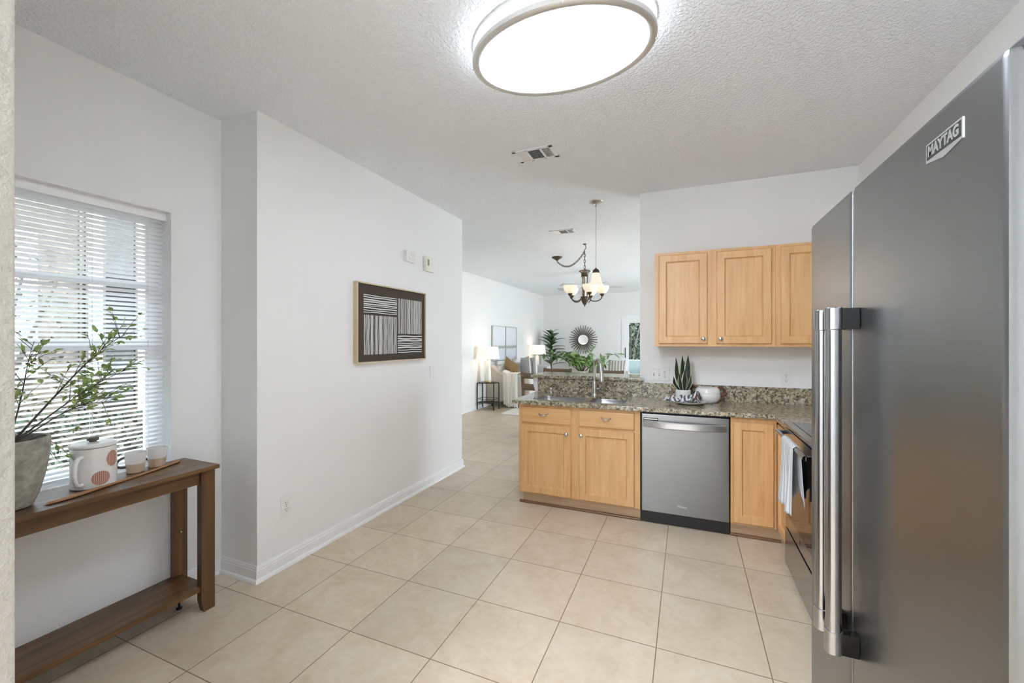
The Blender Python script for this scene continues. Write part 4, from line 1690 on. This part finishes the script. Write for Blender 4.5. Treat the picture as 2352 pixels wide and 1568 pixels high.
# sliding glass door on the far wall
sd_ = MB()
sd_.box(DX0, DX0 + .05, 11.90, 12.02, 0, DZ, .004).box(DX1 - .05, DX1, 11.90, 12.02, 0, DZ, .004).box(DX0 + .05, DX1 - .05, 11.90, 12.02, DZ - .045, DZ, .004).box(DX0 + .05, DX1 - .05, 11.90, 12.02, 0, .03, .004)
sd_.box(DX0 - .075, DX0, 11.88, 11.9, 0, DZ + .09, .003).box(DX0, DX1 + .08, 11.88, 11.9, DZ, DZ + .09, .003)
dr1 = struct('door_1', sd_, TRIM)
m = MB()
for (a, b) in ((DX0 + .05, -.66), (-.70, DX1 - .05)):
    yy = 11.93 if a < -1 else 11.97
    m.box(a, a + .055, yy, yy + .035, .03, DZ - .045, .004).box(b - .055, b, yy, yy + .035, .03, DZ - .045, .004)
    m.box(a + .055, b - .055, yy, yy + .035, .03, .11, .004).box(a + .055, b - .055, yy, yy + .035, DZ - .11, DZ - .045, .004)
struct('door_sash', m, TRIM, dr1)
m = MB().box(DX0 + .105, -.715, 11.945, 11.95, .11, DZ - .11).box(-.645, DX1 - .105, 11.985, 11.99, .11, DZ - .11)
struct('door_glass', m, GLASS, dr1)
m = MB().tube([(DX0 + .03, 11.875, .93), (DX0 + .03, 11.86, .95), (DX0 + .03, 11.86, 1.18), (DX0 + .03, 11.875, 1.20)], .012, 8)
struct('door_handle', m, BLACKP, dr1)
outlet('wall_switch', 'small white rocker switch plate on the far wall beside the glass door', (-1.80, 11.9, 1.09), X, -Y, .11, .115, ('rocker', 'rocker'), 'white wall plates', 'switch')


# dining chairs around the table
def chair(label, x, y, face, h, group='ladder-back dining chairs'):
    t = thing('dining_chair', label, 'chair', (x, y, 0), group)
    s = 1 if face > 0 else -1
    W2 = .235
    for sx in (-1, 1):
        p = [(x + sx * W2, y, 0), (x + sx * W2, y, .45), (x + sx * (W2 - .01), y - s * .05, .72), (x + sx * (W2 - .02), y - s * .11, h)]
        m_ = MB()
        for a, b in zip(p, p[1:]):
            vs = [(a[0] - .02, a[1] - .02, a[2]), (a[0] + .02, a[1] - .02, a[2]), (a[0] + .02, a[1] + .02, a[2]), (a[0] - .02, a[1] + .02, a[2]),
                  (b[0] - .02, b[1] - .02, b[2]), (b[0] + .02, b[1] - .02, b[2]), (b[0] + .02, b[1] + .02, b[2]), (b[0] - .02, b[1] + .02, b[2])]
            m_.add(vs, [(0, 1, 5, 4), (1, 2, 6, 5), (2, 3, 7, 6), (3, 0, 4, 7), (3, 2, 1, 0), (4, 5, 6, 7)])
        obj('back_post', m_, TEAKZ, t)
        obj('leg', MB().box(x + sx * W2 - .02, x + sx * W2 + .02, y + s * .40 - .02, y + s * .40 + .02, 0, .44, .003), TEAKZ, t)
    for za_, zb_, dy in ((h - .085, h - .01, -.105), (h - .24, h - .155, -.085), (h - .385, h - .31, -.063)):
        def rail(u, v, za_=za_, zb_=zb_, dy=dy):
            a = u * 2 - 1
            return (x + a * (W2 - .012), y + s * (dy - .03 * (1 - a * a)), za_ + (zb_ - za_) * v)
        obj('slat', MB().sheet(rail, 10, 1), TEAKD, t, solid=.016)
    obj('seat', MB().box(x - W2 - .02, x + W2 + .02, y - .02, y + s * .43, .445, .475, .01), TEAKD, t)
    obj('seat_pad', MB().box(x - W2 + .01, x + W2 - .01, y + .01 * s + .02 * s, y + s * .41, .4755, .51, .014), LINEN, t)
    return t


chair('ladder-back wooden dining chair seen past the end of the granite bar', -1.80, 5.28, 1, .985)
chair('wooden dining chair whose top rail shows over the bar below the near green branches', -1.93, 6.42, -1, .955)
chair('wooden dining chair whose top rail shows over the bar in front of the glass door', -1.12, 6.42, -1, .945)
dt = thing('dining_table', 'wooden dining table beyond the bar under the chandelier', 'table', (-1.5, 5.85, 0))
obj('top', MB().box(-2.05, -.95, 5.50, 6.18, .715, .75, .006), TEAKD, dt)
obj('pedestal', MB().lathe([(.24, 0), (.24, .03), (.10, .06), (.055, .12), (.055, .60), (.10, .70), (.14, .715)], (-1.5, 5.85, 0), 28), TEAKZ, dt)

gp = thing('leafy_centrepiece', 'big vase of green leafy branches on the dining table behind the bar', 'plant', (-1.36, 5.80, .75))
gc = Vector((-1.36, 5.80, .75))
obj('vase', MB().lathe([(.055, .0005), (.075, .01), (.09, .08), (.07, .16), (.045, .20), (.05, .225), (.042, .225), (.038, .19), (1e-5, .06)], gc, 28), CERAM, gp)
r3 = random.Random(21)
for i in range(15):
    a = r3.uniform(0, 2 * pi)
    spread_ = r3.uniform(.15, .62)
    tip = gc + Vector((cos(a) * spread_ * .95, sin(a) * spread_ * .5, r3.uniform(.40, .62) - .18 * spread_))
    if i in (0, 1):
        tip = gc + Vector((-.60 + .15 * i, .05, .46))
    ms, ml = MB(), MB()
    b0 = gc + Z * .18
    pts = [b0.lerp(tip, t / 8) + Z * .08 * sin(t / 8 * pi) for t in range(9)]
    ms.tube(pts, [.006 - .0006 * t for t in range(9)], 6)
    for k in range(17):
        t = r3.uniform(.35, 1)
        j = min(7, int(t * 8))
        b = pts[j].lerp(pts[j + 1], t * 8 - j)
        dr = Vector((r3.uniform(-1, 1), r3.uniform(-1, 1), r3.uniform(-.9, .7)))
        ml.leaf(b, dr, r3.uniform(.07, .125), r3.uniform(.03, .05), Vector((r3.uniform(-.5, .5), r3.uniform(-.8, .2), 1)), curl=.3)
    s_ = obj('stem', ms, STEM, gp)
    obj('foliage', ml, LEAFG, s_)

# seating near the glass door, only its tops show over the bar
ls = thing('loveseat', 'pale loveseat by the glass door, its back edge just above the bar', 'sofa', (-1.75, 10.9, 0))
obj('seat_base', MB().box(-2.50, -1.42, 10.55, 11.40, .10, .44, .04), LINEN, ls)
obj('backrest', MB().box(-2.50, -1.42, 11.36, 11.58, .12, .60, .06), LINEN, ls)
for x in (-2.44, -1.48):
    for y in (10.62, 11.5):
        obj('leg', MB().lathe([(.02, 0), (.025, .10)], (x, y, 0), 10), BLACK, ls)
for lb, cx_, w_, h_, mt in (('dark grey throw pillow on the loveseat by the glass door', -2.25, .42, .44, DGREYF), ('boldly striped throw pillow on the loveseat by the glass door', -1.72, .48, .46, STRIPEF)):
    m = pillow_fn((cx_, 11.27, .665), X, Vector((0, .25, .97)), Vector((0, -.97, .25)), w_, h_, .15)(MB())
    p = obj('throw_pillow', m, mt)
    tag(p, lb, 'pillow', 'loveseat pillows')

# ------------------------------------------------------------------ chandelier
chd = thing('chandelier', 'dark bronze chandelier with alabaster bowl shades over the dining table', 'chandelier', (-1.305, 5.72, H))
k0 = Vector((-1.305, 5.72, 0))
obj('hook', MB().lathe([(.022, H - .012), (.026, H - .004), (.026, H - .0003)], k0, 16).tube([k0 + Vector((.03 * sin(t * .5) * .6, 0, H - .012 - t * .011)) for t in range(8)], .005, 6), BRONZE, chd)
can = Vector((-1.92, 6.45, 0))
obj('canopy', MB().lathe([(.012, H - .06), (.03, H - .045), (.075, H - .02), (.085, H - .006), (.085, H - .0003)], can, 24), BRONZE, chd)


def chain(a, b, sag, mb, link=.036):
    a, b = Vector(a), Vector(b)
    n = max(4, int((b - a).length * (1 + sag) / link))
    P_ = [a.lerp(b, i / n) - Z * sag * 4 * (i / n) * (1 - i / n) for i in range(n + 1)]
    for i in range(n):
        d = (P_[i + 1] - P_[i])
        c_ = (P_[i] + P_[i + 1]) / 2
        sdv = d.cross(Y if i % 2 else Vector((.7, .3, .2))).normalized()
        dn = d.normalized()
        L = d.length * .68
        mb.tube([c_ + dn * cos(t * pi / 4) * L + sdv * sin(t * pi / 4) * .011 for t in range(8)], .0035, 5, closed=True)
    return mb


m = chain(can + Z * (H - .07), k0 + Z * (H - .10), .14, MB())
chain(k0 + Z * (H - .10), k0 + Z * 2.40, 0, m)
obj('chain', m, BRONZE, chd)
m = MB().lathe([(.01, 2.40), (.016, 2.385), (.075, 2.372), (.085, 2.360), (.06, 2.350), (.05, 2.335), (.048, 2.29), (.055, 2.28), (.01, 2.275)], k0, 28)
obj('crown', m, BRONZE, chd)
for a in (30, 150, 270):
    a = radians(a)
    obj('rod', MB().tube([k0 + Vector((.038 * cos(a), .038 * sin(a), 2.28)), k0 + Vector((.034 * cos(a), .034 * sin(a), 2.0))], .009, 8), BRONZE, chd)
obj('finial', MB().lathe([(1e-5, 1.872), (.010, 1.88), (.006, 1.893), (.018, 1.90), (.040, 1.935), (.052, 1.975), (.058, 2.01), (.02, 2.02)], k0, 24), BRONZE, chd)
for i in range(5):
    a = radians(-62 + 72 * i)
    d = Vector((cos(a), sin(a), 0))
    pts = [k0 + d * (.045 + .025 * t) + Z * (1.99 - .05 * sin(t / 7 * pi) + (.028 * (t / 7) ** 3)) for t in range(8)]
    pts = [k0 + d * .045 + Z * 2.0] + [k0 + d * (.07 + .165 * (1 - cos(t / 8 * pi)) / 2) + Z * (1.985 - .055 * sin(t / 8 * pi) + .03 * t / 8) for t in range(1, 9)]
    am = obj('arm', MB().tube(pts, .0075, 8), BRONZE, chd)
    e = k0 + d * .235
    obj('socket', MB().lathe([(.009, 2.008), (.018, 2.016), (.03, 2.036), (.034, 2.044), (.02, 2.05)], e, 18), BRONZE, am)
    obj('shade', MB().lathe([(.022, 2.046), (.05, 2.056), (.078, 2.085), (.092, 2.125), (.0935, 2.150), (.090, 2.151), (.086, 2.12), (.07, 2.085), (.045, 2.062), (1e-5, 2.058)], e, 28), BOWLG, am)
lamp('chandelier_bulbs', 'POINT', (-1.305, 5.72, 2.24), 2, (1, .92, .80), size=.12)

# ------------------------------------------------------------------ ceiling fan
fn_ = thing('ceiling_fan', 'white ceiling fan with a frosted light bowl in the living room', 'ceiling fan', (-1.74, 7.95, H))
fk = Vector((-1.74, 7.95, 0))
obj('canopy', MB().lathe([(.02, H - .06), (.065, H - .03), (.07, H - .0003)], fk, 24).lathe([(.012, 2.50), (.012, H - .05)], fk, 10), WHITEP, fn_)
obj('motor', MB().lathe([(.03, 2.50), (.09, 2.485), (.105, 2.45), (.10, 2.40), (.06, 2.375), (.05, 2.34)], fk, 28), WHITEP, fn_)
for i in range(5):
    a = radians(20 + 72 * i)
    Rm = Matrix.Translation(fk + Z * 2.43) @ Matrix.Rotation(a, 4, 'Z') @ Matrix.Rotation(radians(11), 4, 'X')
    m = MB().prism([(.10, -.025), (.20, -.055), (.64, -.070), (.67, -.05), (.67, .05), (.64, .070), (.20, .055), (.10, .025)], -.004, .004)
    m.xf(Rm)
    obj('blade', m, GREYF, fn_)
obj('light_bowl', MB().lathe([(1e-5, 2.235), (.05, 2.242), (.09, 2.265), (.112, 2.30), (.115, 2.335), (.05, 2.34)], fk, 28), PENDG, fn_)
m = MB()
for dx, zz in ((.03, 2.10), (.06, 2.16)):
    m.tube([fk + Vector((dx, -.09, 2.34)), fk + Vector((dx, -.10, zz))], .0016, 5).ball(fk + Vector((dx, -.10, zz)), .009, 8)
obj('pull_chain', m, NICKEL, fn_)
lamp('fan_light', 'POINT', (-1.74, 7.95, 2.16), 6, (1, .95, .88), size=.1)

# ================================================================== outside
gd = struct('ground_outside', MB().box(-40, -2.83, -25, 30, -.22, -.12), GRASS)
gd2 = struct('ground_patio', MB().box(-12, 12, 12.06, 40, -.16, -.06), GRASS)
nb = thing('neighbour_house', 'brown neighbouring house with white trim seen in strips through the blind', 'house', (-8.2, 3.4, -.12))
obj('wall', MB().box(-8.6, -8.2, -6, 6.4, -.12, 3.9), STUCCO, nb)
obj('trim_board', MB().box(-8.2, -8.17, 3.27, 3.44, .9, 3.9), STRIPW, nb)
obj('trim_board', MB().box(-8.2, -8.17, 2.2, 2.75, .9, 2.9), STRIPW, nb)
obj('trim_board', MB().box(-8.2, -8.17, 3.87, 4.1, .3, 3.9), STRIPW, nb)
for (wa, wb_) in ((3.44, 3.87), (3.17, 3.27)):
    f_ = obj('window', MB().box(-8.21, -8.16, wa, wa + .03, .3, 3.6).box(-8.21, -8.16, wb_ - .03, wb_, .3, 3.6).box(-8.21, -8.16, wa + .03, wb_ - .03, .3, .36).box(-8.21, -8.16, wa + .03, wb_ - .03, 3.54, 3.6), BRONZE, nb)
    obj('pane', MB().box(-8.2, -8.185, wa + .03, wb_ - .03, .36, 3.54), BLACKG, f_)


def bush(name, label, cat, c, rx, ry, rz, n, ls_, seed, group=None, trunk=0, fol=None):
    t = thing(name, label, cat, c, group)
    r_ = random.Random(seed)
    m_ = MB()
    c = Vector(c)
    for _ in range(n):
        a, b = r_.uniform(0, 2 * pi), r_.uniform(-1, 1)
        q = r_.uniform(.55, 1) ** .6
        s_ = (1 - b * b) ** .5
        p = c + Vector((rx * q * s_ * cos(a), ry * q * s_ * sin(a), trunk + rz + rz * q * b))
        m_.leaf(p, (r_.uniform(-1, 1), r_.uniform(-1, 1), r_.uniform(-1, .6)), ls_ * r_.uniform(.6, 1.3), ls_ * .5, (r_.uniform(-1, 1), r_.uniform(-1, 1), 1), k=2)
    obj('foliage', m_, fol or BUSH, t, smooth=0)
    m_ = MB()
    for _ in range(7):
        a = r_.uniform(0, 2 * pi)
        m_.tube([c, c + Vector((cos(a) * rx * .4, sin(a) * ry * .4, (trunk + rz) * .8)), c + Vector((cos(a) * rx * .8, sin(a) * ry * .8, trunk + rz * 1.5))], [.05, .03, .012], 6)
    obj('branches', m_, BARK, t)
    return t


bush('shrub', 'clipped green shrub outside the kitchen window at its bottom edge', 'shrub', (-5.75, 1.7, -.12), .7, 2.4, .42, 2600, .09, 3)
bush('shrub', 'thin brownish shrub outside the kitchen window against the stucco', 'shrub', (-7.2, 1.9, -.12), .5, .85, 1.5, 900, .09, 8, fol=DRYLEAF)
bush('tree', 'dark leafy tree outside the sliding glass door', 'tree', (-2.0, 16.2, -.06), 2.2, 1.6, 1.9, 5200, .16, 9)
bush('hedge', 'tall dark hedge filling the view behind the patio trees', 'hedge', (-1.5, 22.5, -.06), 5.0, 1.2, 3.0, 7500, .6, 17)
oc = thing('patio_chair', 'pale mint patio chair outside the sliding glass door', 'chair', (-1.62, 13.4, -.06))
qx, qy = -1.60, 13.4
obj('backrest', MB().box(qx - .28, qx + .28, qy + .22, qy + .30, .32, .80, .04), MINT, oc)
obj('seat', MB().box(qx - .30, qx + .30, qy - .28, qy + .24, .28, .36, .03), MINT, oc)
for sx in (-1, 1):
    obj('armrest', MB().box(qx + sx * .33 - .04, qx + sx * .33 + .04, qy - .28, qy + .28, .24, .56, .03), MINT, oc)
    for sy in (-1, 1):
        obj('leg', MB().box(qx + sx * .30 - .02, qx + sx * .30 + .02, qy + sy * .24 - .02, qy + sy * .24 + .02, -.06, .28, .004), MINT, oc)
